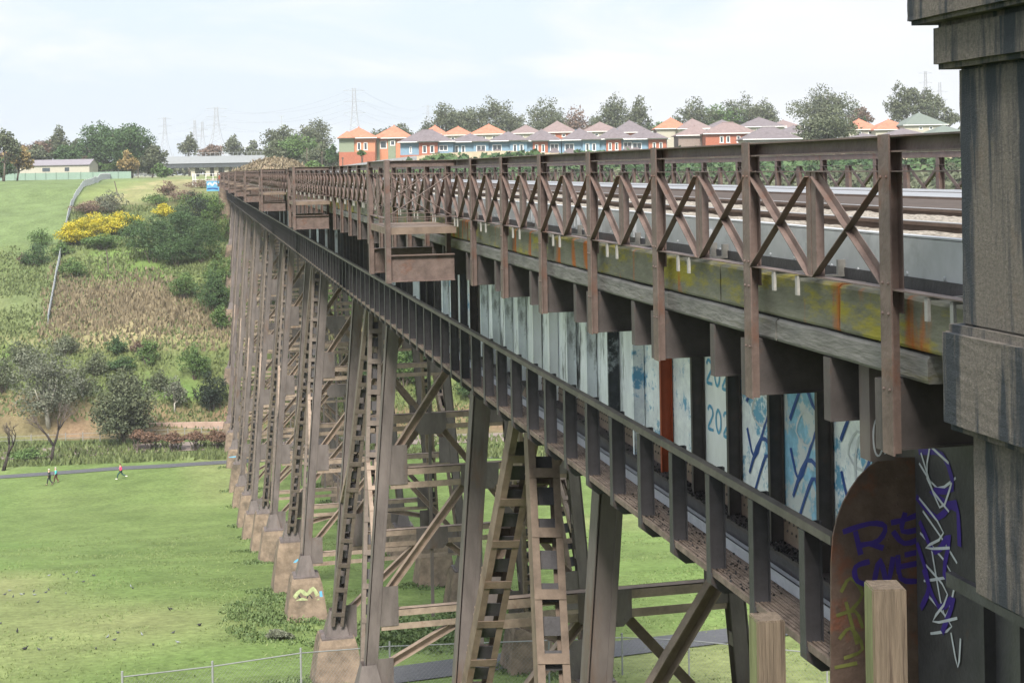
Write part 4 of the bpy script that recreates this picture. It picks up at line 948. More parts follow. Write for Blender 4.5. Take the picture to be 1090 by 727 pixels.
for (px, by, w_, h_, kd, lb) in [(163, 280, 50, 44, 'dark', 'big rounded shrub mass left of the viaduct, leftmost of the dark mass'), (192, 262, 44, 38, 'dark', 'dark shrub in the middle of the dark mass'), (208, 246, 38, 36, 'black', 'darkest shrub, at the top of the dark mass'),
                              (216, 280, 40, 40, 'dark', 'dark shrub touching the trestle legs, in the lower right of the mass'), (188, 284, 36, 30, 'dark', 'low shrub at the bottom of the dark mass'), (228, 258, 26, 44, 'green', 'green shrub close under the walkway'),
                              (195, 318, 28, 24, 'green', 'rounded green bush on its own below the dark mass'), (226, 330, 34, 38, 'dark', 'dark bush beside the trestle legs level with the brown grass'), (232, 306, 24, 30, 'green', 'bright green bush against the trestle legs'), (236, 352, 20, 24, 'green', 'small green bush low against the trestle legs'),
                              (214, 226, 40, 18, 'green', 'low green shrub near the crest, left of the walkway end'), (196, 214, 30, 10, 'brown', 'brown dead shrub line on the crest'), (178, 208, 22, 14, 'brown', 'round brown shrub on the crest'), (218, 200, 34, 8, 'brown', 'low brown brambles beneath the white gate'),
                              (120, 226, 26, 20, 'grey', 'silvery shrub at the foot of the leaning pole'), (95, 228, 34, 12, 'brown', 'brown tussock patch above the yellow gorse'), (168, 218, 30, 10, 'green', 'low green shrub on the upper slope')]:
    P_('hill_shrub', lb, 'bush', px, by, w_ * 1.34, h_ * 1.22, kind=kd, n=int(w_ * h_ * 2.8), nl=7, trunk=False, base_frac=0, group=T)
# through the trestles on the right side
for (px, by, w_, h_, kd, lb) in [(440, 400, 60, 50, 'dark', 'dark bush seen between the trestle legs, highest'), (455, 425, 34, 26, 'green', 'yellow-green bush seen between the trestle legs'), (430, 412, 44, 38, 'green', 'green bush seen through the trestles, beside the second tower'), (502, 425, 44, 32, 'dark', 'dark green hedge bush right of the trestle diagonal'), (447, 436, 30, 14, 'grey', 'silvery low bush above the creek road'),
                              (540, 420, 50, 36, 'dark', 'dark bush in the gap beneath the walkway'), (330, 400, 60, 50, 'dark', 'dark bush behind the crowded trestle legs'), (370, 350, 60, 50, 'green', 'green bush high behind the trestle legs'), (300, 330, 60, 60, 'green', 'green bush seen far behind the trestles at the left'), (470, 380, 70, 50, 'dark', 'dark scrub on the slope behind the trestle gap'), (380, 420, 60, 40, 'dark', 'low scrub behind the second tower'), (520, 385, 60, 50, 'green', 'green scrub high in the gap beneath the walkway')]:
    P_('hill_shrub', lb, 'bush', px, by, w_, h_, kind=kd, n=int(w_ * h_ * 1.3), nl=7, trunk=False, base_frac=0, group=T)
# rusty brambles along the top of the bank
for i, (px, w_) in enumerate([(160, 30), (184, 30), (208, 30), (230, 26), (146, 18)]):
    P_('bramble', ['rusty brown bramble just right of the round eucalyptus', 'rusty brown bramble, middle of the row along the bank', 'rusty brown bramble, third along the bank', 'rusty brown bramble touching the trestle footings', 'rusty bramble under the round eucalyptus'][i], 'bramble', px, 473 - i * .6, w_, 14, kind='rust', n=1100, nl=5, trunk=False, base_frac=0, group='brambles on the creek bank', d=176.5)
P_('street_tree', 'rank green clump on the bank beneath the bare tree', 'bush', 30, 488, 50, 12, kind='green', n=900, nl=6, trunk=False, base_frac=0, d=172)
# bare winter trees
def bare_tree(label, px, by, h_px, d, seed, lean=0):
    rg2 = random.Random(seed); B = atD(px, by, d); B[2] = float(zt(B[0], B[1])); m = d / FPX; H = h_px * m
    root = thing('bare_tree', label, 'tree', B)
    mb = MB(); tw = MB()
    def grow(p, dr, L_, r, lev):
        q = p + dr * L_; midp = (p + q) / 2 + np.array([rg2.uniform(-.06, .06) * L_ for _ in range(3)])
        (mb if lev < 3 else tw).tube([p, midp, q], [r, r * .85, r * .68], 6 if lev < 2 else 4)
        if lev >= 5: return
        for _ in range(2 if lev == 0 else rg2.choice([2, 3])):
            a = rg2.uniform(0, 6.28); sp = rg2.uniform(.35, .75)
            nd = dr + np.array([math.cos(a) * sp, math.sin(a) * sp, rg2.uniform(-.1, .25)]); nd /= np.linalg.norm(nd)
            grow(q, nd, L_ * rg2.uniform(.62, .82), r * .62, lev + 1)
    grow(np.array([0, 0, -.2]), np.array([lean, 0, 1.0]), H * .26, .26, 0)
    mb.build('trunk', mat('wet_bark', (.035, .028, .026), .9, .3, 4), root, smooth=True); tw.build('twigs', MATS['brown'] if False else mat('twig', (.10, .08, .07), .9, .3, 4), root)
    return root
bare_tree('bare dark-trunked tree forking low, behind the two walkers', 55, 484, 80, 168, 4, .1)
bare_tree('bare leaning tree cut by the left edge of the picture', 3, 494, 66, 164, 9, .3)

# ------------------------------------------------------------------ skyline trees
SK = [ # px, base, w, h, d, kind, nl, label, n
 (4, 172, 34, 34, 330, 'gum', 7, 'open eucalyptus crown at the left edge, above the sky line', 1100), (18, 186, 34, 32, 345, 'autumn', 7, 'yellow autumn tree left of the cream shed', 1600), (3, 192, 26, 26, 340, 'dark', 5, 'dark bush at the left edge beside the green fence', 1000),
 (62, 172, 26, 38, 430, 'gum', 7, 'tall narrow eucalyptus behind the cream shed', 1400), (40, 172, 36, 22, 430, 'brown', 7, 'brownish bushy tree behind the left end of the shed', 1300), (78, 172, 34, 24, 420, 'gum', 6, 'mid-height tree behind the right half of the shed', 1100),
 (110, 180, 66, 50, 400, 'dark', 18, 'big dark domed tree, left half of the broad dome', 5200), (140, 186, 62, 54, 390, 'dark', 18, 'big dark domed tree, right half of the broad dome', 5000), (162, 186, 30, 32, 385, 'gum', 7, 'grey-green tree at the right foot of the dark dome', 1500), (137, 186, 22, 26, 375, 'autumn', 5, 'bronze shrub in front of the dark dome', 800), (172, 190, 22, 16, 380, 'green', 5, 'low green tree where the dome meets the road bridge', 700),
 (85, 180, 40, 14, 395, 'brown', 7, 'low brownish hedge behind the cream shed', 900), (30, 176, 60, 16, 400, 'gum', 8, 'low grey hedge behind the left part of the shed', 1200),
 (201, 172, 22, 30, 560, 'gum', 6, 'dark tree behind the left end of the road bridge', 1000), (224, 168, 26, 14, 580, 'brown', 6, 'reddish brown trees behind the road bridge', 800), (248, 170, 22, 26, 560, 'gum', 6, 'rounded tree behind the middle of the road bridge', 900), (271, 170, 22, 20, 560, 'gum', 5, 'low tree behind the right end of the road bridge', 800),
 (302, 168, 38, 34, 420, 'gum', 8, 'bluish eucalyptus at the right end of the road bridge', 2000), (332, 170, 40, 44, 430, 'gum', 9, 'taller eucalyptus next to the bluish one', 2200), (312, 178, 46, 34, 390, 'green', 9, 'fresh green tree in front of the two eucalypts', 2400), (340, 180, 30, 28, 385, 'gum', 6, 'olive tree left of the orange houses', 1200), (294, 176, 20, 26, 385, 'gum', 5, 'small olive tree just above the mound', 700),
 (355, 176, 14, 22, 352, 'dark', 4, 'dark shrub against the leftmost orange house', 500), (336, 186, 26, 14, 320, 'green', 5, 'green bush in the grass right of the mound', 800),
 (380, 160, 30, 22, 480, 'gum', 6, 'low eucalyptus behind the leftmost orange house', 900), (402, 158, 34, 20, 500, 'gum', 6, 'small-crowned eucalyptus over the second orange roof', 800), (428, 156, 34, 24, 490, 'gum', 7, 'rounded eucalyptus behind the orange roofs', 1000), (450, 156, 30, 20, 490, 'gum', 6, 'grey eucalyptus right of the small pylon', 900),
 (474, 160, 40, 50, 480, 'gum', 9, 'broad dark eucalyptus, leftmost of the tall pair', 2400), (497, 160, 34, 46, 490, 'gum', 8, 'dense eucalyptus between the tall pair', 1900), (522, 160, 46, 56, 480, 'gum', 10, 'tallest dark eucalyptus above the orange and grey roofs', 3000), (545, 160, 30, 40, 490, 'gum', 7, 'eucalyptus on the right shoulder of the tallest', 1400),
 (576, 160, 46, 58, 480, 'gum', 10, 'open eucalyptus over the middle of the estate', 2600), (590, 158, 26, 30, 490, 'green', 6, 'yellowish green tree below the open eucalyptus', 900), (612, 160, 42, 46, 490, 'brown', 8, 'brown-tinged eucalyptus, middle of the skyline', 1500), (634, 158, 26, 36, 500, 'gum', 6, 'small eucalyptus left of the tall twin crown', 900),
 (655, 160, 42, 60, 480, 'gum', 10, 'tall twin-crowned eucalyptus, left crown', 2600), (680, 158, 26, 56, 485, 'gum', 8, 'tall twin-crowned eucalyptus, right crown', 1500), (705, 142, 24, 12, 500, 'green', 4, 'low green tree behind the single red roof', 500), (690, 142, 4, 18, 500, 'dark', 2, 'thin dark cypress beside the red roof', 200),
 (742, 152, 42, 48, 470, 'gum', 9, 'wide olive eucalyptus right of the red roof, left part', 2400), (768, 152, 40, 42, 470, 'green', 9, 'wide olive tree right of the red roof, right part', 1900),
 (792, 148, 34, 50, 470, 'gum', 8, 'open-crowned eucalyptus with sky showing through it', 1100), (812, 148, 34, 42, 470, 'gum', 8, 'denser eucalyptus right of the open crown', 1500),
 (873, 140, 62, 50, 440, 'gum', 12, 'broad open eucalyptus left of the concrete pillar', 2600), (882, 156, 54, 42, 330, 'gum', 10, 'leafy gum tree in front of the grey roofs, close behind the railing', 3400), (916, 136, 24, 22, 450, 'brown', 5, 'rounded brown-green tree between the two big eucalypts', 800), (921, 142, 5, 18, 430, 'dark', 2, 'dark pencil pine in front of the orange roof', 200),
 (962, 134, 34, 46, 440, 'gum', 9, 'big eucalyptus beside the pillar, left crown', 2000), (988, 134, 34, 40, 440, 'gum', 8, 'big eucalyptus beside the pillar, right crown', 1600), (1008, 134, 26, 20, 440, 'gum', 5, 'low tree touching the concrete pillar', 700), (1050, 134, 40, 40, 440, 'gum', 7, 'tree hidden behind the concrete pillar', 600), (846, 150, 22, 12, 420, 'gum', 4, 'small tree over the grey roofs', 400)]
for i, (px, by, w_, h_, d, kd, nl, lb, n_) in enumerate(SK):
    if px > 1030: continue
    w_ *= (1.12 if px < 280 else 1.32) if w_ > 12 else 1.0; h_ *= 1.04
    plant('cypress' if w_ < 8 else ('hedge' if 'hedge' in lb else 'skyline_tree'), lb, 'hedge' if 'hedge' in lb else 'tree', px, by, w_, h_, d=d, kind=kd, n=int(n_ * 1.7), nl=nl, trunk=True, seed=300 + i, group='trees on the skyline', base_frac=-.02, leaf=max(.35, d / FPX * 1.25), hollow=.35)

# ------------------------------------------------------------------ houses
rf_grey = mat('grey_roof_tiles', (.145, .125, .135), .8, .18, 1.5, (.10, .085, .09), (.55, .7)); rf_or = mat('terracotta_roof', (.40, .165, .105), .8, .2, 1.5, (.35, .11, .07), (.5, .7)); rf_gr = mat('green_roof', (.13, .155, .135), .7, .12, 2)
rf_brn = mat('brown_roof_tiles', (.20, .15, .145), .8, .18, 1.5)
wl_or = mat('orange_render', (.52, .225, .135), .8, .08, 2); wl_br = mat('red_brick', (.36, .13, .085), .85, .15, 3); wl_bl = mat('blue_cladding', (.19, .30, .40), .7, .08, 2); wl_db = mat('dark_blue_cladding', (.085, .16, .22), .7, .1, 2)
wl_ol = mat('olive_cladding', (.22, .26, .19), .7, .08, 2); wl_cr = mat("cream_render", (.42, .40, .34), .8, .08, 2); wl_ta = mat('taupe_brick', (.25, .20, .18), .85, .12, 3); white = mat('white_frame', (.78, .78, .78), .5, .03, 3); glass = mat('window_glass', (.06, .075, .09), .15, .2, .5, spec=.6)
def house(label, px, eave_y, w_px, d, wall, roof, ridge_px, base_drop=22, parts=(), yaw=0, group='houses of the estate behind the viaduct', deep=9.0, gable=False, windows=(), porch=None, skirt=None, chim=None):
    """px centre, eave line pixel, everything else in pixels at depth d"""
    m = d / FPX; c = atD(px, eave_y, d); B = np.array([c[0], c[1], c[2] - base_drop * m]); g_ = float(zt(B[0], B[1]))
    zb = min(B[2], g_) - .4
    root = thing('house', label, 'house', (c[0], c[1], zb), group, rz=-TH + yaw)      # local +x = image right, +y = away
    W = w_px * m / 2; He = c[2] - zb; R_ = ridge_px * m * (.82 + .34 * ((px * 7.3) % 1.7) / 1.7)
    mb = MB(); mb.box((-W, 0, 0), (W, deep, He)); mb.build('wall', wall, root)
    for (x0, x1, mtl, out_) in parts:       # coloured bays, standing proud
        mb = MB(); mb.box((x0 * m, -out_, 0), (x1 * m, .0, He - .02)); mb.build('bay', mtl, root)
    if skirt:
        mb = MB(); mb.box((-W - .03, -.12 - (max([p[3] for p in parts]) if parts else 0), 0), (W + .03, 0, He - skirt[0] * m)); mb.build('plinth_wall', skirt[1], root)
    o_ = .55; rl = max(0, W - deep / 2) if not gable else 0
    mb = MB(); x0, x1, y0, y1 = -W - o_, W + o_, -o_ - (max([p[3] for p in parts]) if parts else 0), deep + o_; ym = (y0 + y1) / 2; cxr = (x1 - x0) / 2; rr_ = max(0.05, cxr - (y1 - y0) / 2)
    mb.add([(x0, y0, He), (x1, y0, He), (x1, y1, He), (x0, y1, He), (-rr_, ym, He + R_), (rr_, ym, He + R_), (x0, y0, He - .18), (x1, y0, He - .18), (x1, y1, He - .18), (x0, y1, He - .18)],
           [(0, 1, 5, 4), (1, 2, 5), (2, 3, 4, 5), (3, 0, 4), (6, 7, 1, 0), (7, 8, 2, 1), (8, 9, 3, 2), (9, 6, 0, 3), (9, 8, 7, 6)])
    if parts:
        for (x0, x1, mtl, out_) in parts[:1]:
            a0, a1 = x0 * m - .35, x1 * m + .35; am = (a0 + a1) / 2; rh = min(R_ * .62, (a1 - a0) * .42)
            mb.add([(a0, -out_ - 1.15, He + .02), (a1, -out_ - 1.15, He + .02), (am, -out_ + .9, He + rh), (a0, deep / 2, He + .02), (a1, deep / 2, He + .02), (am, deep / 2, He + rh)], [(0, 1, 2), (0, 2, 5, 3), (1, 4, 5, 2)])
    mb.tube([(x0_ if False else -rr_ - .1, ym, He + R_ - .02), (rr_ + .1, ym, He + R_ - .02)], .16, 5)
    rf = mb.build('roof', roof, root)
    mb = MB(); gx0, gx1 = -W - .6, W + .6; mb.box((gx0, y0 - .12, He - .16), (gx1, y0 - .01, He + .02)); mb.build('gutter', white, root)
    for (xc, yt, ww, hh, panes) in windows:     # px from centre, px below the eave
        out_ = 0
        for (x0, x1, mtl, oo) in parts:
            if x0 <= xc <= x1: out_ = oo
        mb = MB(); a0, a1, z1, z0 = (xc - ww / 2) * m, (xc + ww / 2) * m, He - yt * m, He - (yt + hh) * m; q = -out_ - .05; fr = .16
        mb.box((a0, q, z0), (a0 + fr, q + .06, z1)); mb.box((a1 - fr, q, z0), (a1, q + .06, z1)); mb.box((a0 + fr, q, z1 - fr), (a1 - fr, q + .06, z1)); mb.box((a0 - .05, q - .05, z0 - .1), (a1 + .05, q + .06, z0 + fr * .6))
        for k in range(1, panes): xm = a0 + (a1 - a0) * k / panes; mb.box((xm - fr * .35, q, z0 + .09), (xm + fr * .35, q + .05, z1 - fr))
        f_ = mb.build('window', white, root); mb = MB(); mb.box((a0 + fr * .5, q + .03, z0 + .05), (a1 - fr * .5, q + .045, z1 - fr * .5)); mb.build('pane', glass, f_)
    if porch:
        x0, x1, zt_, mt2 = porch; mb = MB(); a0, a1, zz = x0 * m, x1 * m, He - zt_ * m
        mb.add([(a0, -2.2, zz), (a1, -2.2, zz), (a1, -.0, zz + .1), (a0, 0, zz + .1), ((a0 + a1) / 2 - .5, -.3, zz + 1.3), ((a0 + a1) / 2 + .5, -.3, zz + 1.3)], [(0, 1, 5, 4), (1, 2, 5), (3, 0, 4), (2, 3, 4, 5), (3, 2, 1, 0)]); mb.build('porch_roof', mt2, root)
        mb = MB(); mb.box((a0 + .3, -1.9, 0), (a1 - .3, -.13, zz - .01)); mb.build('porch', wl_br, root)
    if chim:
        mb = MB(); xx = chim[0] * m; mb.box((xx - .5, ym - .4, He + R_ * .35), (xx + .5, ym + .4, He + R_ * chim[1])); mb.box((xx - .65, ym - .55, He + R_ * chim[1]), (xx + .65, ym + .55, He + R_ * chim[1] + .25)); mb.build('roof_cooler', wl_db, rf)
    return root
D1_ = 335
house('orange house with a pale olive wing, leftmost of the estate', 380, 147, 38, D1_, wl_or, rf_or, 11, parts=((-19, -3, wl_ol, .4),), windows=((2, 5, 4, 8, 1), (9, 5, 4, 8, 1)), skirt=(15, wl_br))
house('orange and olive house with a dark upstairs window, second of the estate', 418, 147, 40, D1_ + 4, wl_or, rf_or, 12, parts=((-20, -14, wl_ol, .4), (-5, 3, wl_ol, .4)), windows=((-10, 3, 7, 8, 1), (0, 3, 5, 5, 1)))
house('blue house with a red brick bay, first grey roof beside the orange houses', 454, 151, 56, D1_ - 12, wl_bl, rf_grey, 13, parts=((-8, 12, wl_br, .6),), windows=((-2, 4, 4.5, 8, 1), (6, 4, 4.5, 8, 1), (18, 4, 9, 6, 2), (-17, 5, 2.5, 7, 1)), skirt=(14, wl_br))
units = [(500, 151, 44, 'bb', 11, 'second blue house from the left'), (541, 150, 40, 'b', 12, 'blue house with two tall windows beside a porch'), (577, 150, 40, 'r', 12, 'blue house with a red brick bay, middle of the row'), (618, 149, 40, 'b', 12, 'blue house right of the middle of the row'), (655, 148, 38, 'r', 12, 'brick and blue house under the tall twin eucalyptus'), (688, 148, 44, 'r2', 11, 'last blue house, with a brick bay at its right end')]
for i, (px, ey, wp, ty, rdg, lb) in enumerate(units):
    parts = {'bb': ((4, 20, wl_bl, .6),), 'b': ((2, 20, wl_bl, .7),), 'r': ((-10, 6, wl_br, .7),), 'r2': ((2, 21, wl_br, .7),)}[ty]
    wn = {'bb': ((-14, 4, 4, 9, 1), (-7, 4, 4, 9, 1), (12, 4, 10, 7, 2)), 'b': ((-12, 4, 10, 7, 2), (7, 4, 4, 8, 1), (14, 4, 4, 8, 1)), 'r': ((-6, 4, 3.5, 8, 1), (1, 4, 3.5, 8, 1), (13, 3.5, 9, 7, 2)), 'r2': ((-10, 4, 10, 7, 2), (8, 4, 3.5, 8, 1), (15, 4, 3.5, 8, 1))}[ty]
    house('grey-roofed ' + lb, px, ey, wp, D1_ - 10, wl_bl if i % 2 == 0 or ty[0] != 'b' else wl_bl, rf_grey, rdg, parts=parts, windows=wn, porch=(-20, -3, 15, rf_grey) if ty in ('b', 'r2') else ((7, 19, 14, rf_grey) if ty == 'r' else (5, 19, 14, rf_grey)), chim=(rng.uniform(-4, 4), .8) if i in (1, 3, 4) else None, deep=10)
house('taupe brick house left of the orange brick one', 742, 144, 40, D1_ - 10, wl_ta, rf_brn, 12, windows=((8, 2, 4, 5, 1),))
house('orange brick house with four pale windows', 778, 142, 54, D1_ - 16, wl_br, rf_brn, 11, windows=((-10, 3, 4, 7, 1), (-3, 3, 4, 7, 1), (8, 3, 4, 7, 1), (17, 3, 5, 3, 1)))
house('cream house with a dark grey hipped roof behind the near railing', 822, 148, 58, D1_ - 30, wl_cr, rf_grey, 12, windows=((12, 3, 6, 5, 2),))
house('house with a single terracotta roof standing above the grey ones', 716, 137, 34, 385, wl_cr, rf_or, 12)
back = [(462, 143, 26, rf_or, 9, 400, 'small terracotta roof right of the olive house'), (487, 144, 34, rf_or, 11, 392, 'peaked terracotta roof, left of the terracotta pair'), (520, 143, 40, rf_or, 10, 388, 'broad terracotta roof, right of the terracotta pair'), (560, 142, 34, rf_brn, 9, 390, 'brownish roof behind the blue houses'), (594, 141, 40, rf_brn, 12, 390, 'brown hipped roof with a pale gable'), (640, 140, 40, rf_brn, 12, 390, 'brown roof behind the twin eucalyptus'), (672, 141, 40, rf_grey, 13, 385, 'grey roof with dark solar panels'),
        (740, 137, 34, rf_brn, 11, 380, 'brown hipped roof right of the single terracotta roof'), (772, 137, 42, rf_grey, 12, 380, 'grey roof behind the orange brick house'), (812, 135, 46, rf_grey, 10, 380, 'wide grey roof under the open-crowned eucalyptus'), (850, 142, 40, rf_grey, 11, 350, 'grey roof left of the leafy gum'), (838, 136, 34, rf_brn, 9, 390, 'brown roof on the right shoulder of the eucalypts'),
        (920, 138, 34, rf_or, 12, 385, 'terracotta roof beside the pencil pine'), (952, 138, 40, rf_or, 10, 380, 'terracotta roof with pale brick walls, right of the pine'), (925, 148, 44, rf_grey, 8, 345, 'low grey roof behind the near railing, right of the gum'), (968, 146, 56, rf_grey, 9, 345, 'long grey roof between gum and pillar'), (985, 133, 44, rf_gr, 13, 375, 'pale green hipped roof beside the concrete pillar'), (1012, 142, 36, rf_gr, 9, 350, 'second green roof, touching the pillar'), (1000, 150, 40, rf_grey, 9, 335, 'dark roof low beside the pillar'), (878, 150, 40, rf_brn, 9, 370, 'roof mostly hidden by the leafy gum')]
for px, ey, wp, rf, rdg, d_, lb in back:
    hs = house('house with a ' + lb, px, ey, wp, d_, wl_cr if px % 3 else wl_br, rf, rdg, windows=((-5, 2, 4, 3, 1), (6, 2, 4, 3, 1)), deep=12)
# things low behind the tracks on the right: wall of the estate
fw = thing('estate_fence', 'pale timber fence running in front of the estate, seen through the railings', 'fence', atD(700, 176, 300))
B = np.array(fw.location)
mb = MB()
a_ = atD(430, 182, 318); b_ = atD(1060, 172, 290); nseg = 60
for i in range(nseg):
    p = a_ + (b_ - a_) * i / nseg; q = a_ + (b_ - a_) * (i + .985) / nseg; g0 = float(zt(p[0], p[1])); 
    mb.beam((p[0], p[1], g0 + .85), (q[0], q[1], g0 + .85), .06, 1.7, (Fv[0], Fv[1], 0))
mb.build('boards', mat('pale_fence', (.45, .38, .28), .85, .2, .7), fw, org=B); 
gf = thing('paling_fence', 'grey paling fence below the orange houses', 'fence', atD(395, 172, 322)); B = np.array(gf.location); mb = MB()
for i in range(52):
    px = 345 + i * 1.9; p = atD(px, 170, 326 - i * .3); q = atD(px + 1.75, 170, 326 - (i + 1) * .3); g0 = float(zt(p[0], p[1])); mb.beam((p[0], p[1], g0 + .7), (q[0], q[1], g0 + .7), .05, 1.9, (Fv[0], Fv[1], 0))
mb.build('palings', mat('grey_palings', (.30, .31, .34), .85, .15, 1), gf, org=B)

# ------------------------------------------------------------------ shed, fences at the left
m_ = 380 / FPX; c = atD(58, 184, 380); g0 = float(zt(c[0], c[1])); sh = thing('long_shed', 'long low cream shed with a grey metal roof at the edge of the paddock', 'shed', (c[0], c[1], g0), rz=-TH - .18)
HW = 40 * m_; top = c[2] - g0
mb = MB(); hw = atD(58, 176, 380)[2] - g0; mb.box((-HW, 0, -.3), (HW, 5, hw)); mb.add([(HW, 0, hw), (HW, 5, hw), (HW, 2.5, hw + 1.4)], [(0, 1, 2)]); mb.add([(-HW, 0, hw), (-HW, 5, hw), (-HW, 2.5, hw + 1.4)], [(2, 1, 0)]); mb.build('wall', wl_cr, sh)
mb = MB(); mb.add([(-HW - .2, -.3, hw - .05), (HW + .2, -.3, hw - .05), (HW + .2, 2.5, hw + 1.5), (-HW - .2, 2.5, hw + 1.5), (-HW - .2, 5.3, hw - .05), (HW + .2, 5.3, hw - .05)], [(0, 1, 2, 3), (3, 2, 5, 4)]); mb.box((-HW - .2, -.35, hw - .15), (HW + .2, -.3, hw + .02)); mb.build('roof', mat('shed_roof', (.20, .185, .21), .6, .08, 1), sh)
for x_, ww in ((-3.5, 2.2), (3.0, 1.3)): 
    mb = MB(); mb.box((x_, -.06, hw - 1.7), (x_ + ww, -.01, hw - .7)); mb.build('window', glass, sh)
gfn = thing('metal_fence', 'long pale green metal panel fence along the top of the paddock', 'fence', atD(60, 188, 372)); B = np.array(gfn.location)
mgf = mat('green_metal_fence', (.22, .31, .26), .6, .08, 2); pts = [(-60, 196), (5, 190.5), (60, 187.5), (112, 184), (140, 180.5)]
k = 0
for (a, ay), (b2, by) in zip(pts[:-1], pts[1:]):
    n_ = max(2, int((b2 - a) / 10.5))
    for i in range(n_):
        d_ = 372; P0 = atD(a + (b2 - a) * i / n_, ay + (by - ay) * i / n_, d_); P1 = atD(a + (b2 - a) * (i + .97) / n_, ay, d_)
        mb = MB(); g0 = float(zt(P0[0], P0[1])); mb.beam((P0[0], P0[1], g0 + .9), (P1[0], P1[1], g0 + .9), .05, 1.9, (Fv[0], Fv[1], 0)); mb.build('panel', mgf, gfn, org=B)
        mb = MB(); mb.box((P0[0] - .12, P0[1] - .1, g0 - .2), (P0[0] + .06, P0[1] - .03, g0 + 1.95)); mb.build('post', mat('fence_post_green', (.14, .2, .165), .6, .1, 2) if k == 0 else MATS['fence_post_green'], gfn, org=B); k += 1
# wire boundary fence that drops down the slope
fence_m = mat('fence_wire_grey', (.42, .44, .46), .7, .1, 3)
hf = thing('boundary_fence', 'pale grey mesh fence curving over the crest and down the hillside', 'fence', hit(70, 262, 150, 420)); B = np.array(hf.location)
ln = [(166, 180.5, 300), (140, 182, 292), (118, 185.5, 285), (100, 191, 277), (86, 199, 270), (79, 210, 262), (73, 226, 252), (70, 240, 245)]
P = [hit(x_, y_ + 5, 150, 420) for x_, y_, _ in ln]
mb = MB(); mp_ = MB()
for a, b2 in zip(P[:-1], P[1:]):
    n_ = max(1, int(np.linalg.norm((b2 - a)[:2]) / 2.5))
    for i in range(n_):
        p = a + (b2 - a) * i / n_; q = a + (b2 - a) * (i + 1) / n_; p[2] = float(zt(p[0], p[1])); q[2] = float(zt(q[0], q[1])); 
        mp_.tube([p - [0, 0, .2], p + [0, 0, 1.5]], .05, 5)
        for h_ in np.linspace(.15, 1.3, 8): mb.beam(p + [0, 0, h_], q + [0, 0, h_], .035, .055, (0, 0, 1))
        for t_ in np.linspace(.1, .9, 7): r_ = p + (q - p) * t_; mb.beam(r_ + [0, 0, .1], r_ + [0, 0, 1.35], .04, .04)
mb.build('mesh', fence_m, hf, org=B); mp_.build('posts', fence_m, hf, org=B)['kind'] = 'stuff'
P = [hit(66, 268, 150, 420), hit(61, 290, 150, 420), hit(56, 318, 150, 420), hit(51, 346, 150, 420)]; hf2 = thing('boundary_fence', 'straight run of pale mesh fence descending beside the dry brown grass', 'fence', P[0]); B = P[0].copy(); mb = MB()
for a, b2 in zip(P[:-1], P[1:]):
    for i in range(6):
        p = a + (b2 - a) * i / 6; q = a + (b2 - a) * (i + 1) / 6; p[2] = float(zt(p[0], p[1])); q[2] = float(zt(q[0], q[1])); mb.tube([p, p + [0, 0, 1.5]], .05, 5)
        for h_ in np.linspace(.1, 1.3, 8): mb.beam(p + [0, 0, h_], q + [0, 0, h_], .05, .05, (0, 0, 1))
mb.build('mesh', fence_m, hf2, org=B)
for (px, by, h_, ln_, lb) in [(126, 210, 17, -.22, 'leaning dark timber pole above the silvery shrub'), (147, 190, 14, .02, 'upright dark pole at the crest by the boundary fence'), (116, 292, 26, -.08, 'rusty brown stake standing in the green slope')]:
    b0 = hit(px, by, 150, 420); d_ = (b0 - CAM) @ Fv; H = h_ * d_ / FPX; o_ = thing('pole', lb, 'pole', b0)
    mb = MB(); mb.tube([(0, 0, -.3), (ln_ * H * .5, 0, H * .5), (ln_ * H, 0, H)], [.12, .11, .09], 6); mb.build('shaft', bark, o_)
# white gate on the crest
b0 = atD(214, 200, 285); b0[2] = float(zt(b0[0], b0[1])); gt = thing('gate', 'white mesh gate at the top of the hill beside the viaduct end', 'gate', b0)
mb = MB()
for x_ in (-1.6, -1.0, 1.0, 2.4, 3.8): mb.tube([(x_, 0, -.2), (x_, 0, 2.6)], .07, 6)
for z_ in (.4, 1.4, 2.5): mb.beam((-1.6, 0, z_), (3.8, 0, z_), .06, .08, (0, 0, 1))
mb.build('frame', white, gt); mb = MB()
for i in range(9): mb.box((-1.55 + i * .07, -.02, .2), (-1.51 + i * .07, .02, 2.5))
mb.build('mesh', galv, gt)

# creek road barrier
rb = [hit(px, py, 150, 260) for px, py in ((-30, 470), (0, 466), (30, 463), (80, 459), (110, 456), (150, 454), (190, 451), (240, 447))]
rt = thing('retaining_wall', 'low pinkish retaining wall along the creek road, right of the round eucalyptus', 'wall', rb[-3]); B = np.array(rt.location); mb = MB()
P0 = atD(146, 462, 186.6); P1 = atD(262, 452, 186.6); n_ = 14
for i in range(n_):
    p = P0 + (P1 - P0) * i / n_; q = P0 + (P1 - P0) * (i + 1) / n_; zb = EYE - 34.3; mb.beam((p[0], p[1], zb + .75), (q[0], q[1], zb + .75), .4, 1.5, (Fv[0], Fv[1], 0))
mb.build('wall', mat('pink_stone', (.40, .29, .24), .9, .2, .9), rt, org=B)
barr = thing('road_barrier', 'row of white posts with a thin rail beside the creek road', 'barrier', atD(60, 466, 180)); B = np.array(barr.location); mb = MB(); 
P0 = atD(-60, 474, 179); P1 = atD(250, 460, 184.5); n_ = 17
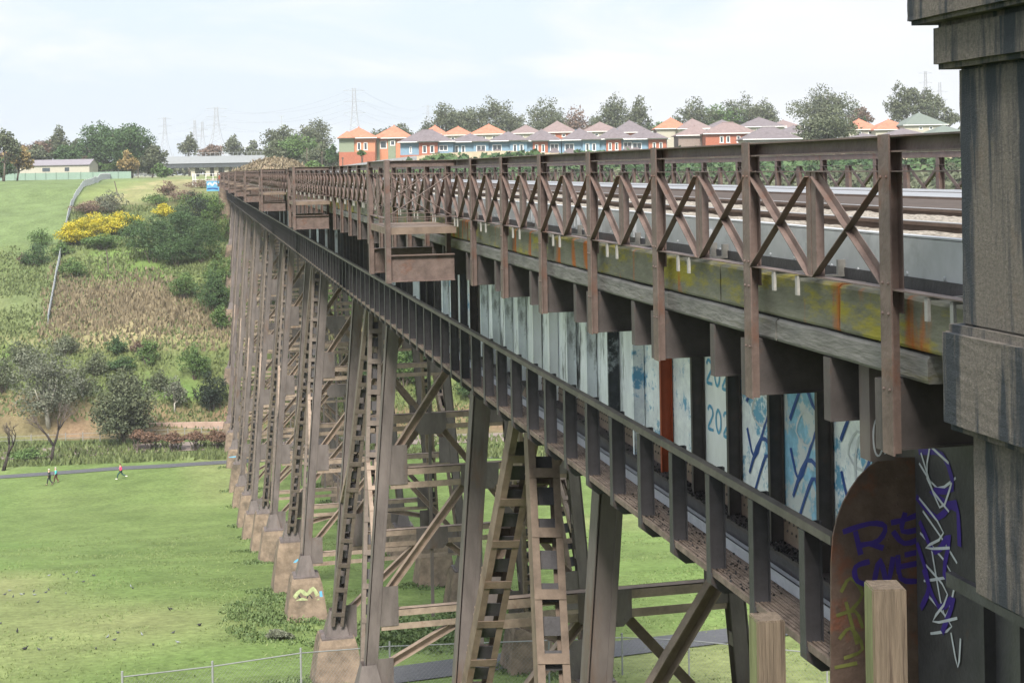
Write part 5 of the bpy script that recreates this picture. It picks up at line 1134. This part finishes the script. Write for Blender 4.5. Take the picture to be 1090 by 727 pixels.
for i in range(n_ + 1):
    p = P0 + (P1 - P0) * i / n_; g0 = float(zt(p[0], p[1])); mq = MB(); mq.box((p[0] - .06, p[1] - .06, g0), (p[0] + .06, p[1] + .06, g0 + 1.3)); mq.build('post', MATS['weathered_galvanising'], barr, org=B)
    if i < n_: q = P0 + (P1 - P0) * (i + 1) / n_; g1 = float(zt(q[0], q[1])); mb.beam((p[0], p[1], g0 + 1.1), (q[0], q[1], g1 + 1.1), .05, .06, (0, 0, 1)); mb.beam((p[0], p[1], g0 + .6), (q[0], q[1], g1 + .6), .05, .06, (0, 0, 1))
mb.build('rail', MATS['weathered_galvanising'], barr, org=B)

# ------------------------------------------------------------------ road overpass
c = atD(230, 170, 470); m_ = 470 / FPX; ov = thing('road_overpass', 'white concrete road bridge on piers beyond the viaduct end', 'bridge', c, rz=-TH)
mb = MB(); mb.box((-62 * m_, 0, -1.2), (64 * m_, 10, 1.2)); mb.build('parapet', mat('white_concrete', (.30, .32, .36), .8, .06, 1), ov)
mb = MB(); mb.box((-60 * m_, .3, -2.6), (62 * m_, 9.7, -1.2)); mb.build('deck_beam', mat('dark_concrete', (.07, .08, .09), .9, .1, 1), ov)
g0 = float(zt(c[0], c[1])) - c[2]
for x_ in (-10, -1, 10, 38, -26): mb = MB(); mb.box((x_ * m_ - .7, 1.5, g0 - 3), (x_ * m_ + .7, 8, -2.6)); mb.build('pier', wl_cr, ov)
mb = MB()
for i in range(26): x_ = (-60 + i * 4.9) * m_; mb.box((x_ - .04, 0, 1.2), (x_ + .04, .08, 2.3))
mb.box((-60 * m_, 0, 2.25), (63 * m_, .08, 2.31)); mb.build('safety_screen', galv, ov)
# dry grass mound
def mound(label, px, py, d, w_, h_):
    m_ = d / FPX; c = atD(px, py, d); rg3 = np.random.default_rng(8); root = thing('grass_mound', label, 'mound', c)
    mb = MB(); W = w_ * m_ / 2; H = h_ * m_; gx = np.linspace(-1, 1, 25); vs = []
    for a in gx:
        for b2 in gx:
            r_ = math.hypot(a, b2); hh = max(0, 1 - r_ ** 2) ** .8 * (1 + .5 * (float(vnoise(a * 3 + 5, b2 * 3 + 5, 1, 5)) - .5)) * (1 + .5 * a)
            p = Rv * a * W + Fv * b2 * 9; vs.append((p[0], p[1], hh * H - 1.0))
    mb.add(vs, [(i * 25 + j, i * 25 + j + 1, (i + 1) * 25 + j + 1, (i + 1) * 25 + j) for i in range(24) for j in range(24)]); mb.build('earth', mat('dry_mound', (.36, .28, .20), .95, .2, 1.2), root, smooth=True)
    P = np.array(vs)[rg3.integers(0, 625, 9000)] + rg3.normal(0, .3, (9000, 3)) * [1, 1, .5] + [0, 0, .25]
    o_ = np_mesh('dry_grass', leaf_quads(P, .12, 2.6, .6, rg3), 0, dry, root, attr=rg3.uniform(.3, 1, 9000)); o_['kind'] = 'stuff'
mound('rounded mound of dry straw-coloured grass beside the viaduct end', 282, 188, 300, 96, 21)

# ------------------------------------------------------------------ pylons
py_m = mat('pylon_steel', (.30, .31, .34), .6, .05, 1)
def pylon(label, px, top, base, d, w_px, arms=3):
    m_ = d / FPX; b0 = atD(px, base + 6, d); H = (base + 6 - top) * m_; W = w_px * m_ / 2; root = thing('pylon', label, 'pylon', b0, 'power pylons on the horizon', rz=-TH)
    mb = MB(); th = max(.22, m_ * .32); lv = [(0, W), (.35, W * .45), (.6, W * .24), (.8, W * .16), (1.0, W * .13)]
    for (t0, w0), (t1, w1) in zip(lv[:-1], lv[1:]):
        for sx in (-1, 1):
            for sy in (-1, 1): mb.beam((sx * w0, sy * w0, t0 * H), (sx * w1, sy * w1, t1 * H), th, th)
            for q in range(3):
                a, b2 = q / 3, (q + 1) / 3; za, zb = (t0 + (t1 - t0) * a) * H, (t0 + (t1 - t0) * b2) * H; wa, wb = w0 + (w1 - w0) * a, w0 + (w1 - w0) * b2
                mb.beam((-sx * wa, -wa, za), (sx * wb, -wb, zb), th * .6, th * .6)
    mb.build('tower', py_m, root)
    for t in (.62, .79, .96)[:arms]:
        mb = MB(); a = W * 1.05
        for sx in (-1, 1): mb.beam((0, 0, t * H), (sx * a, 0, t * H), th * .8, th * .8); mb.beam((0, 0, (t + .035) * H), (sx * a, 0, t * H), th * .6, th * .6)
        mb.build('cross_arm', py_m, root)
    return b0, H, W
PL = [pylon('large pylon above the road bridge', 231, 114, 160, 900, 22), pylon('large pylon behind the orange houses, tallest on the skyline', 378, 94, 158, 800, 22), pylon('faint pylon left of the road bridge', 176, 125, 165, 1200, 14), pylon('small faint pylon over the orange roofs', 456, 112, 150, 1300, 12), pylon('pylon behind the eucalyptus beside the pillar', 986, 76, 130, 900, 14), pylon('short pylon right of the one beside the pillar', 1001, 88, 130, 1000, 16, 2),
      pylon('faint leaning-armed pylon between the two on the left', 208, 128, 165, 1300, 12, 2), pylon('faint pylon touching the one above the road bridge', 216, 130, 165, 1250, 12, 2)]
cab = thing('power_lines', 'thin power lines strung between the distant pylons', 'power line', PL[0][0]); B = np.array(PL[0][0]); mb = MB()
order = [2, 0, 1, 3]
for i, j in zip(order[:-1], order[1:]):
    for t in (.62, .79, .96):
        for sx in (-1, 1):
            a = PL[i][0] + [sx * PL[i][2] * Rv[0], sx * PL[i][2] * Rv[1], t * PL[i][1] - 1]; b2 = PL[j][0] + [sx * PL[j][2] * Rv[0], 0, t * PL[j][1] - 1]
            pts = [a + (b2 - a) * q / 10 - [0, 0, 4 * 6 * (q / 10) * (1 - q / 10)] for q in range(11)]; mb.tube(pts, .045, 3)
mb.build('cables', py_m, cab, org=B)
for (px, by, h_, d_, lb) in [(327, 184, 26, 330, 'tall dark post between the mound and the orange houses'), (343, 182, 20, 330, 'short reddish post left of the orange houses'), (365, 182, 14, 300, 'dark post in the grass below the orange houses'), (300, 150, 26, 480, 'pale lamp mast standing above the bluish eucalyptus')]:
    b0 = atD(px, by, d_); b0[2] = min(b0[2], float(zt(b0[0], b0[1]))); H = atD(px, by - h_, d_)[2] - b0[2]; o_ = thing('lamp_mast' if 'lamp' in lb else 'pole', lb, 'pole', b0); mb = MB(); mb.tube([(0, 0, 0), (0, 0, H)], [.16, .1], 6)
    if 'lamp' in lb: mb.box((-.9, -.1, H - .1), (.9, .1, H + .1))
    else: mb.box((-.2, -.2, H - .35), (.2, .2, H + .05))
    mb.build('shaft', galv if 'lamp' in lb else bark, o_)

# ------------------------------------------------------------------ chain-link fence in the paddock
cm = mat('chain_link', (.22, .23, .24), .6, .1, 10); fgal = mat('fence_galvanising', (.27, .28, .29), .6, .12, 6)
clf = thing('chain_link_fence', 'chain-link fence with galvanised posts and top rail crossing under the viaduct', 'fence', hit(414, 745, 20, 90)); B = np.array(clf.location)
def fence_d(px): return np.interp(px, [120, 320, 415, 662, 733, 880, 1100], [42, 47, 50.5, 54.5, 53, 49, 42])
pxs = [130, 226, 320, 414.6, 502, 584, 662, 733, 805, 880, 960]; tops = []
def fpos(px, d_=None):
    d_ = fence_d(px); p = atD(px, 690, d_); return np.array([p[0], p[1], float(zt(p[0], p[1]))])
topy = lambda px: np.interp(px, [130, 226, 320, 415, 662, 733, 960], [716, 705, 691, 684, 675, 678, 700])
for px in pxs:
    p = fpos(px); t_ = atD(px, topy(px), fence_d(px)); tops.append((p, t_)); mb = MB(); mb.tube([p - [0, 0, .3], t_ + [0, 0, .05]], .035, 8); mb.build('post', fgal, clf, org=B)
for (p, t_), (q, u_) in zip(tops[:-1], tops[1:]):
    mb = MB(); a = t_ - [0, 0, .12]; b2 = u_ - [0, 0, .12]; mb.tube([a, b2], .022, 6); mb.build('top_rail', fgal, clf, org=B)
    mb = MB(); L_ = np.linalg.norm((q - p)[:2]); n_ = int(L_ / .16); H = (t_ - p)[2] - .15
    for i in range(-int(H / .16), n_):
        for sgn in (1, -1):
            s0 = i / n_; s1 = (i + H / .16) / n_; z0, z1 = 0.0, 1.0
            if s0 < 0: z0 = (0 - s0) / (s1 - s0); s0 = 0
            if s1 > 1: z1 = (1 - i / n_) / ((i + H / .16) / n_ - i / n_); s1 = 1
            if z1 <= z0: continue
            if sgn < 0: A0 = (1 - s0, z0); A1 = (1 - s1, z1)
            else: A0 = (s0, z0); A1 = (s1, z1)
            pa = p + (q - p) * A0[0]; ta = t_ + (u_ - t_) * A0[0]; pb = p + (q - p) * A1[0]; tb = t_ + (u_ - t_) * A1[0]
            mb.beam(pa + (ta - pa) * (A0[1] * .93), pb + (tb - pb) * (A1[1] * .93), .0035, .0035, (0, 0, 1))
    mb.build('mesh', cm, clf, org=B)

# weeds round the footings
def weeds(label, cx, cy, rx, ry, n_, mt, s=.16, up=.5, h=.35, name='weed_patch'):
    r_ = np.random.default_rng(int(abs(cx * 7 + cy))); a = r_.uniform(0, 6.28, n_); q = np.sqrt(r_.uniform(0, 1, n_)); x = cx + np.cos(a) * q * rx * 1.25; y = cy + np.sin(a) * q * ry * 1.25; kk = vnoise(x, y, 1.3, 6) - (q - .45) * .9 > r_.uniform(.0, .7, n_); x = x[kk]; y = y[kk]; q = q[kk]; n_ = len(x)
    hh = h * (.3 + vnoise(x, y, .7, 3)) * (1.05 - q ** 2); z = zt(x, y) + r_.uniform(0, 1, n_) * hh
    B = (cx, cy, float(zt(cx, cy))); o_ = np_mesh(name, leaf_quads(np.stack([x, y, z], 1), s * .5, 1.5, up, r_), 0, mt, None, attr=r_.uniform(0, 1, n_), org=B); tag(o_, label, kind='stuff'); return o_
wg = leafmat('weeds', (.07, .115, .04), (.135, .185, .075))
for k in range(0, 7):
    for y in (20.6 + 24 * k, 30.4 + 24 * k):
        for sx, X0 in ((-1, 4.6), (1, 12.9)):
            if 40 < y < 170: weeds('long grass and weeds round a viaduct footing', X0 - .3, y - .2, 2.0, 1.7, 2600 if y < 110 else 900, wg, .07 if y < 110 else .12, .6, .22)
weeds('tall weeds between the feet of the third tower', 10.5, 62, 5, 3.5, 12000, wg, .10, .4, .9)
weeds('tangled weeds along the left footings', 3.4, 70, 2.2, 7, 9000, wg, .07, .6, .4)
b0 = hit(296, 681, 30, 120); P_('silver_shrub', 'low grey-green shrub at the foot of the graffitied footing', 'bush', 296, 685, 30, 13, d=float((b0 - CAM) @ Fv), kind='grey', n=900, nl=4, trunk=False, base_frac=0, leaf=.07)

# ------------------------------------------------------------------ people
skin = mat('skin', (.50, .31, .23), .6, .05, 5)
def skin_body(name, parent, V, Ed, R, m, lv=2):
    me_ = bpy.data.meshes.new(name); me_.from_pydata(V, Ed, []); me_.materials.append(m)
    o_ = bpy.data.objects.new(name, me_); COL.objects.link(o_); o_.parent = parent
    md = o_.modifiers.new('skin', 'SKIN'); md.use_smooth_shade = True
    sv = me_.skin_vertices[0].data if me_.skin_vertices else None
    if sv is None:
        bpy.context.view_layer.objects.active = o_
        return o_
    for i, r_ in enumerate(R): sv[i].radius = (r_, r_) if not hasattr(r_, '__len__') else r_
    sv[0].use_root = True
    s_ = o_.modifiers.new('sub', 'SUBSURF'); s_.levels = lv; s_.render_levels = lv
    return o_
def person(label, px, py, d, top_m, leg_m, hair_m, H=1.7, heading=0, stride=.3, run=False, shoes=None, longcoat=False):
    b0 = atD(px, py, d); b0[2] = float(zt(b0[0], b0[1])) + .05; root = thing('person', label, 'person', b0, rz=heading); s = H / 1.72
    # faces local +x ; one continuous skinned body
    if run: hipz = .88; fl = (.34, .12, .42); kl = (.22, .1, .52); fr = (-.62, -.1, .30); kr = (-.18, -.1, .46)
    hip = (0, 0, .93); kL = (stride * .55, .09, .50); aL = (stride * .75, .09, .09); tL = (stride * .75 + .17, .09, .04); kR = (-stride * .15, -.09, .49); aR = (-stride, -.09, .12); tR = (-stride + .15, -.09, .04)
    if run: kL = (.30, .09, .58); aL = (.38, .09, .12); tL = (.54, .09, .08); kR = (-.16, -.09, .52); aR = (-.56, -.09, .42); tR = (-.60, -.09, .27)
    V = [(0, 0, .95), (.0, 0, 1.12), (.02, 0, 1.30), (.03, 0, 1.43), (.04, 0, 1.52), (.055, 0, 1.62), (.06, 0, 1.71),
         (0, .09, .90), kL, aL, tL, (0, -.09, .90), kR, aR, tR,
         (.02, .17, 1.39), (-.08 if not run else -.18, .22, 1.14), (.06 if not run else .02, .22, .93 if not run else 1.02), (.10 if not run else .07, .215, .86 if not run else 1.03),
         (.02, -.17, 1.39), (.06 if not run else -.02, -.22, 1.14), (.20 if not run else .22, -.21, .97 if not run else 1.16), (.25 if not run else .29, -.205, .92 if not run else 1.2)]
    Ed = [(0, 1), (1, 2), (2, 3), (3, 4), (4, 5), (5, 6), (0, 7), (7, 8), (8, 9), (9, 10), (0, 11), (11, 12), (12, 13), (13, 14), (3, 15), (15, 16), (16, 17), (17, 18), (3, 19), (19, 20), (20, 21), (21, 22)]
    R = [(.12, .15), (.11, .13), (.12, .16), (.09, .13), .055, .095, .085, .09, .062, .042, .038, .09, .062, .042, .038, .055, .042, .033, .034, .055, .042, .033, .034]
    V = [tuple(c * s for c in v) for v in V]; R = [tuple(q * s for q in r_) if hasattr(r_, '__len__') else r_ * s for r_ in R]
    skin_body('body', root, V, Ed, R, skin)
    def grow(r_, e): return tuple((q + e) * 1.0 for q in r_) if hasattr(r_, '__len__') else r_ + e
    ti = [0, 1, 2, 3, 15, 16, 17, 19, 20, 21]; mp2 = {a: i for i, a in enumerate(ti)}
    TV = [V[i] for i in ti]; TE = [(mp2[a], mp2[b2]) for a, b2 in Ed if a in mp2 and b2 in mp2]; TR = [grow(R[i], .022) for i in ti]
    if longcoat: TV.append((0, 0, .78 * s)); TE.append((0, len(TV) - 1)); TR.append((.14 * s, .19 * s))
    skin_body('jacket', root, TV, TE, TR, top_m)
    li = [0, 7, 8, 9, 11, 12, 13]; mp3 = {a: i for i, a in enumerate(li)}
    skin_body('trousers', root, [V[i] for i in li], [(mp3[a], mp3[b2]) for a, b2 in Ed if a in mp3 and b2 in mp3], [grow(R[i], .018) for i in li], leg_m)
    for t_, a_ in ((10, 9), (14, 13)):
        mb = MB(); c = (np.array(V[t_]) + np.array(V[a_])) / 2; mb.ellip(c - [0, 0, .02], (.14, .055, .05), 8, 5); mb.build('shoe', shoes or bark, root, smooth=True)
    mb = MB(); hc = np.array(V[5]) + [-.02, 0, .06]; mb.ellip(hc, (.105, .095, .095), 10, 6); mb.build('hair', hair_m, root, smooth=True)
    mb = MB(); f = np.array(V[5]) + [.10, 0, 0]; mb.ellip(f + [.005, 0, -.01], (.02, .014, .025), 6, 4); 
    for q in (-.035, .035): mb.ellip(f + [-.012, q, .02], (.012, .012, .009), 6, 4, 1)
    mb.ellip(f + [-.01, 0, -.055], (.012, .025, .008), 6, 4, 2); mb.build('face', [skin, bark, mat('lips', (.35, .12, .1), .6, .05, 5) if 'lips' not in MATS else MATS['lips']], root, smooth=True)
    return root
dk = mat('dark_cloth', (.035, .04, .042), .8, .2, 10); tq = mat('turquoise_cloth', (.10, .50, .50), .8, .1, 10); pk = mat('pink_cloth', (.75, .06, .16), .8, .1, 10); mr_ = mat('maroon_cloth', (.10, .035, .035), .8, .1, 10); tealt = mat('teal_leggings', (.03, .08, .075), .7, .1, 10); gh = mat('grey_hair', (.42, .40, .38), .8, .1, 20); bh = mat('brown_hair', (.08, .05, .035), .7, .2, 20)
hd = -TH + math.pi
person('person in a long dark jacket walking left on the path, beside the one in turquoise', 52.5, 503.5, 153, dk, dk, gh, 1.72, hd, .32, longcoat=True)
person('person in a turquoise top and dark red trousers walking on the path', 59.5, 502.5, 154.5, tq, mr_, gh, 1.62, hd, .26)
person('runner in a bright pink top, dark leggings and white shoes on the path', 128.5, 499, 155, pk, tealt, bh, 1.70, hd, .3, run=True, shoes=white)
# ------------------------------------------------------------------ birds on the grass
bd = mat('pigeon_grey', (.07, .075, .085), .6, .3, 20); bw = mat('bird_pale', (.24, .26, .28), .6, .2, 20); bb = mat('bird_black', (.02, .02, .025), .6, .2, 20)
bm_body = MB(); bm_body.ellip((0, 0, .13), (.17, .08, .09), 8, 6); bm_body.tube([(.12, 0, .17), (.17, 0, .24)], [.045, .035], 6); bm_body.ellip((.19, 0, .26), (.045, .036, .036), 6, 5); bm_body.add([(.225, -.01, .26), (.225, .01, .26), (.265, 0, .25), (.225, 0, .272)], [(0, 2, 1), (0, 3, 2), (1, 2, 3)]); bm_body.add([(-.13, -.05, .13), (-.13, .05, .13), (-.31, .035, .10), (-.31, -.035, .10), (-.13, 0, .165), (-.31, 0, .115)], [(0, 1, 2, 3), (0, 3, 5, 4), (1, 4, 5, 2), (0, 4, 1), (3, 2, 5)])
bm_body.tube([(0, .03, .06), (.01, .03, 0)], .008, 4); bm_body.tube([(0, -.03, .06), (.01, -.03, 0)], .008, 4)
def meshdata(m, nm):
    o_ = bm_body.build(nm, m, smooth=True); me_ = o_.data; bpy.data.objects.remove(o_); return me_
mesh_b = [meshdata(q, 'bird') for q in (bd, bw, bb)]
zoomp = [(142, 414), (184, 412), (197, 423), (222, 405), (272, 414), (242, 432), (379, 445), (385, 451), (14, 469), (62, 469), (69, 467), (98, 460), (100, 470), (133, 463), (141, 455), (191, 466), (110, 491), (494, 513), (578, 559), (50, 577), (148, 597), (72, 628), (113, 629), (278, 626), (312, 592), (342, 580), (332, 601), (411, 585), (444, 615), (502, 580), (515, 608), (2, 553), (38, 475), (28, 458)]
for i, (a, b2) in enumerate(zoomp):
    p = hit(a / 2.722, 460 + b2 / 2.722 + 1, 40, 150); big = {17: 2, 18: 2, 19: 2, 21: 2}.get(i); mi = big if big is not None else (1 if i % 3 == 0 else 0)
    o_ = bpy.data.objects.new('bird', mesh_b[mi]); COL.objects.link(o_); o_.location = p; o_.rotation_euler = (0, 0, i * 2.4); sc_ = .62 if big is not None else .46; o_.scale = (sc_,) * 3
    lbk = {17: 'black bird standing alone on the grass, right of the flock', 18: 'black bird farthest right on the grass, nearest the footings', 19: 'black bird at the left of the lower flock', 21: 'black bird low in the flock near the left edge'}
    tag(o_, lbk[i] if mi == 2 else {0: 'small grey bird standing on the mown grass', 1: 'small pale bird standing on the mown grass', 2: 'larger black bird standing on the mown grass'}[mi], 'bird', {0: 'grey birds on the grass', 1: 'pale birds on the grass', 2: 'black birds on the grass'}[mi])

# ------------------------------------------------------------------ timber posts in the foreground
tm = mat('sawn_timber', (.135, .105, .078), .85, .35, 3, (.075, .055, .042), (.53, .60), bump=.9, bscale=8, stretch=(14, 14, .5)); tg = mat('mossy_timber', (.20, .21, .10), .9, .3, 4, (.11, .115, .05), (.5, .65), bump=.4, bscale=12, stretch=(4, 4, .6))
def tpost(label, px, top, wpx, d, yaw, lean=0):
    m_ = d / FPX; c = atD(px, top, d); W = wpx * m_; zb = float(zt(c[0], c[1])) - .5; zb = min(zb, c[2] - 2); root = thing('timber_post', label, 'post', (c[0], c[1], zb), rz=yaw); H = c[2] - zb
    import bmesh
    bm = bmesh.new(); bmesh.ops.create_cube(bm, size=1)
    for v in bm.verts: v.co = Vector((v.co.x * W, v.co.y * W, (v.co.z + .5) * H))
    bmesh.ops.bevel(bm, geom=list(bm.edges), offset=.006, segments=2, affect='EDGES')
    me_ = bpy.data.meshes.new('shaft'); bm.to_mesh(me_); bm.free(); me_.materials.append(tm); me_.materials.append(tg)
    for p in me_.polygons:
        if p.normal.x < -.7: p.material_index = 1
    o_ = bpy.data.objects.new('shaft', me_); COL.objects.link(o_); o_.parent = root
tpost('square sawn timber post with a mossy left face, in front of the violet graffiti', 942, 622, 36, 6.4, -.22)
tpost('square timber post standing below the walkway, shorter of the two in the foreground', 816, 656, 31, 7.2, -.10)
# ------------------------------------------------------------------ low planting seen through the railings, far woods, haze
LOW = [(470, 178, 40, 9, 315, 'green', 'low green garden shrubs under the first blue house'), (560, 176, 50, 8, 305, 'dark', 'dark low shrubs seen through the railing, left of centre'), (640, 176, 46, 10, 300, 'green', 'green shrubs seen through the railing below the row of blue houses'), (715, 178, 46, 12, 298, 'gum', 'olive shrubs seen through the railing below the brick house'), (790, 178, 50, 12, 295, 'dark', 'dark green shrubs seen through the railing below the orange brick house'),
       (860, 178, 50, 14, 290, 'green', 'green shrubs seen through the railing beneath the leafy gum'), (930, 176, 50, 13, 290, 'dark', 'dark shrubs seen through the railing left of the last post'), (990, 175, 46, 13, 288, 'green', 'green shrubs seen through the railing beside the pillar'), (467, 170, 18, 8, 318, 'gum', 'olive shrub in front of the blue house with the brick bay'), (385, 166, 10, 6, 326, 'green', 'small round green bush in front of the orange house')]
for i, (px, by, w_, h_, d, kd, lb) in enumerate(LOW):
    plant('garden_shrub', lb, 'bush', px, by, w_, h_, d=d, kind=kd, n=900, nl=9, trunk=False, seed=700 + i, group='garden shrubs before the estate', base_frac=-.05, leaf=.32, hollow=.3)
HG = [(12, 176, 44, 16, 'brown', 'brown-leaved thicket at the left end of the shed'), (38, 174, 46, 20, 'gum', 'grey-green thicket behind the shed roof'), (70, 174, 40, 20, 'dark', 'dark thicket behind the shed, beside the dome tree'), (100, 182, 40, 10, 'green', 'clipped green hedge right of the shed'), (128, 182, 30, 9, 'green', 'yellow-green hedge below the dark dome')]
for i, (px, by, w_, h_, kd, lb) in enumerate(HG):
    plant('thicket', lb, 'hedge', px, by, w_, h_, d=392, kind=kd, n=1700, nl=9, trunk=False, seed=800 + i, group='thickets behind the shed', base_frac=-.1, leaf=.42, hollow=.3)
def wood(name, label, x0, x1, d0, htop, n_, kd, seed):
    r_ = np.random.default_rng(seed); px = r_.uniform(x0, x1, n_); d = d0 + r_.uniform(-15, 15, n_)
    rr = [ray(a, 170) for a in np.linspace(x0, x1, 200)]; base = np.array([np.interp(px, np.linspace(x0, x1, 200), [q[k] for q in rr]) for k in range(2)]).T * d[:, None]
    z = zt(base[:, 0], base[:, 1]); H = htop * (.45 + .75 * vnoise(px, px * 0, 9, seed) * (.6 + .6 * vnoise(px, px * 0, 3, seed + 1)))
    P = np.stack([base[:, 0], base[:, 1], z + H * np.sqrt(r_.uniform(0, 1, n_))], 1)
    o_ = np_mesh(name, leaf_quads(P, .5, 1.2, 0, r_), 0, TREEM[kd], None, attr=np.clip(vnoise(px, P[:, 2], 4, 5) + r_.normal(0, .12, n_), 0, 1)); tag(o_, label, kind='stuff')
wood('far_wood', 'far-off wood on the skyline left of the viaduct', -60, 330, 640, 8, 16000, 'gum', 3)
wood('far_wood', 'far-off wood behind the estate houses', 330, 1060, 560, 9, 20000, 'gum', 4)

wood('shrub_cover', 'low green shrubbery across the ground before the estate', 425, 1070, 268, 1.7, 20000, 'gum', 9)
wood('shrub_cover', 'dark low shrubbery behind the far railing', 425, 1070, 290, 2.1, 9000, 'dark', 12)
mb = MB(); mb.box((-2500, -700, -80), (2700, 2700, EYE + 75))
hz = bpy.data.materials.new('haze_air'); hz.use_nodes = True; n = hz.node_tree.nodes; l = hz.node_tree.links; n.remove(n['Principled BSDF'])
pv = n.new('ShaderNodeVolumePrincipled'); pv.inputs['Color'].default_value = (.93, .96, 1, 1); pv.inputs['Density'].default_value = .00022; pv.inputs['Anisotropy'].default_value = .1
l.new(pv.outputs[0], n['Material Output'].inputs['Volume'])
h_ = mb.build('haze', hz); tag(h_, 'thin pale haze over the valley', kind='stuff')
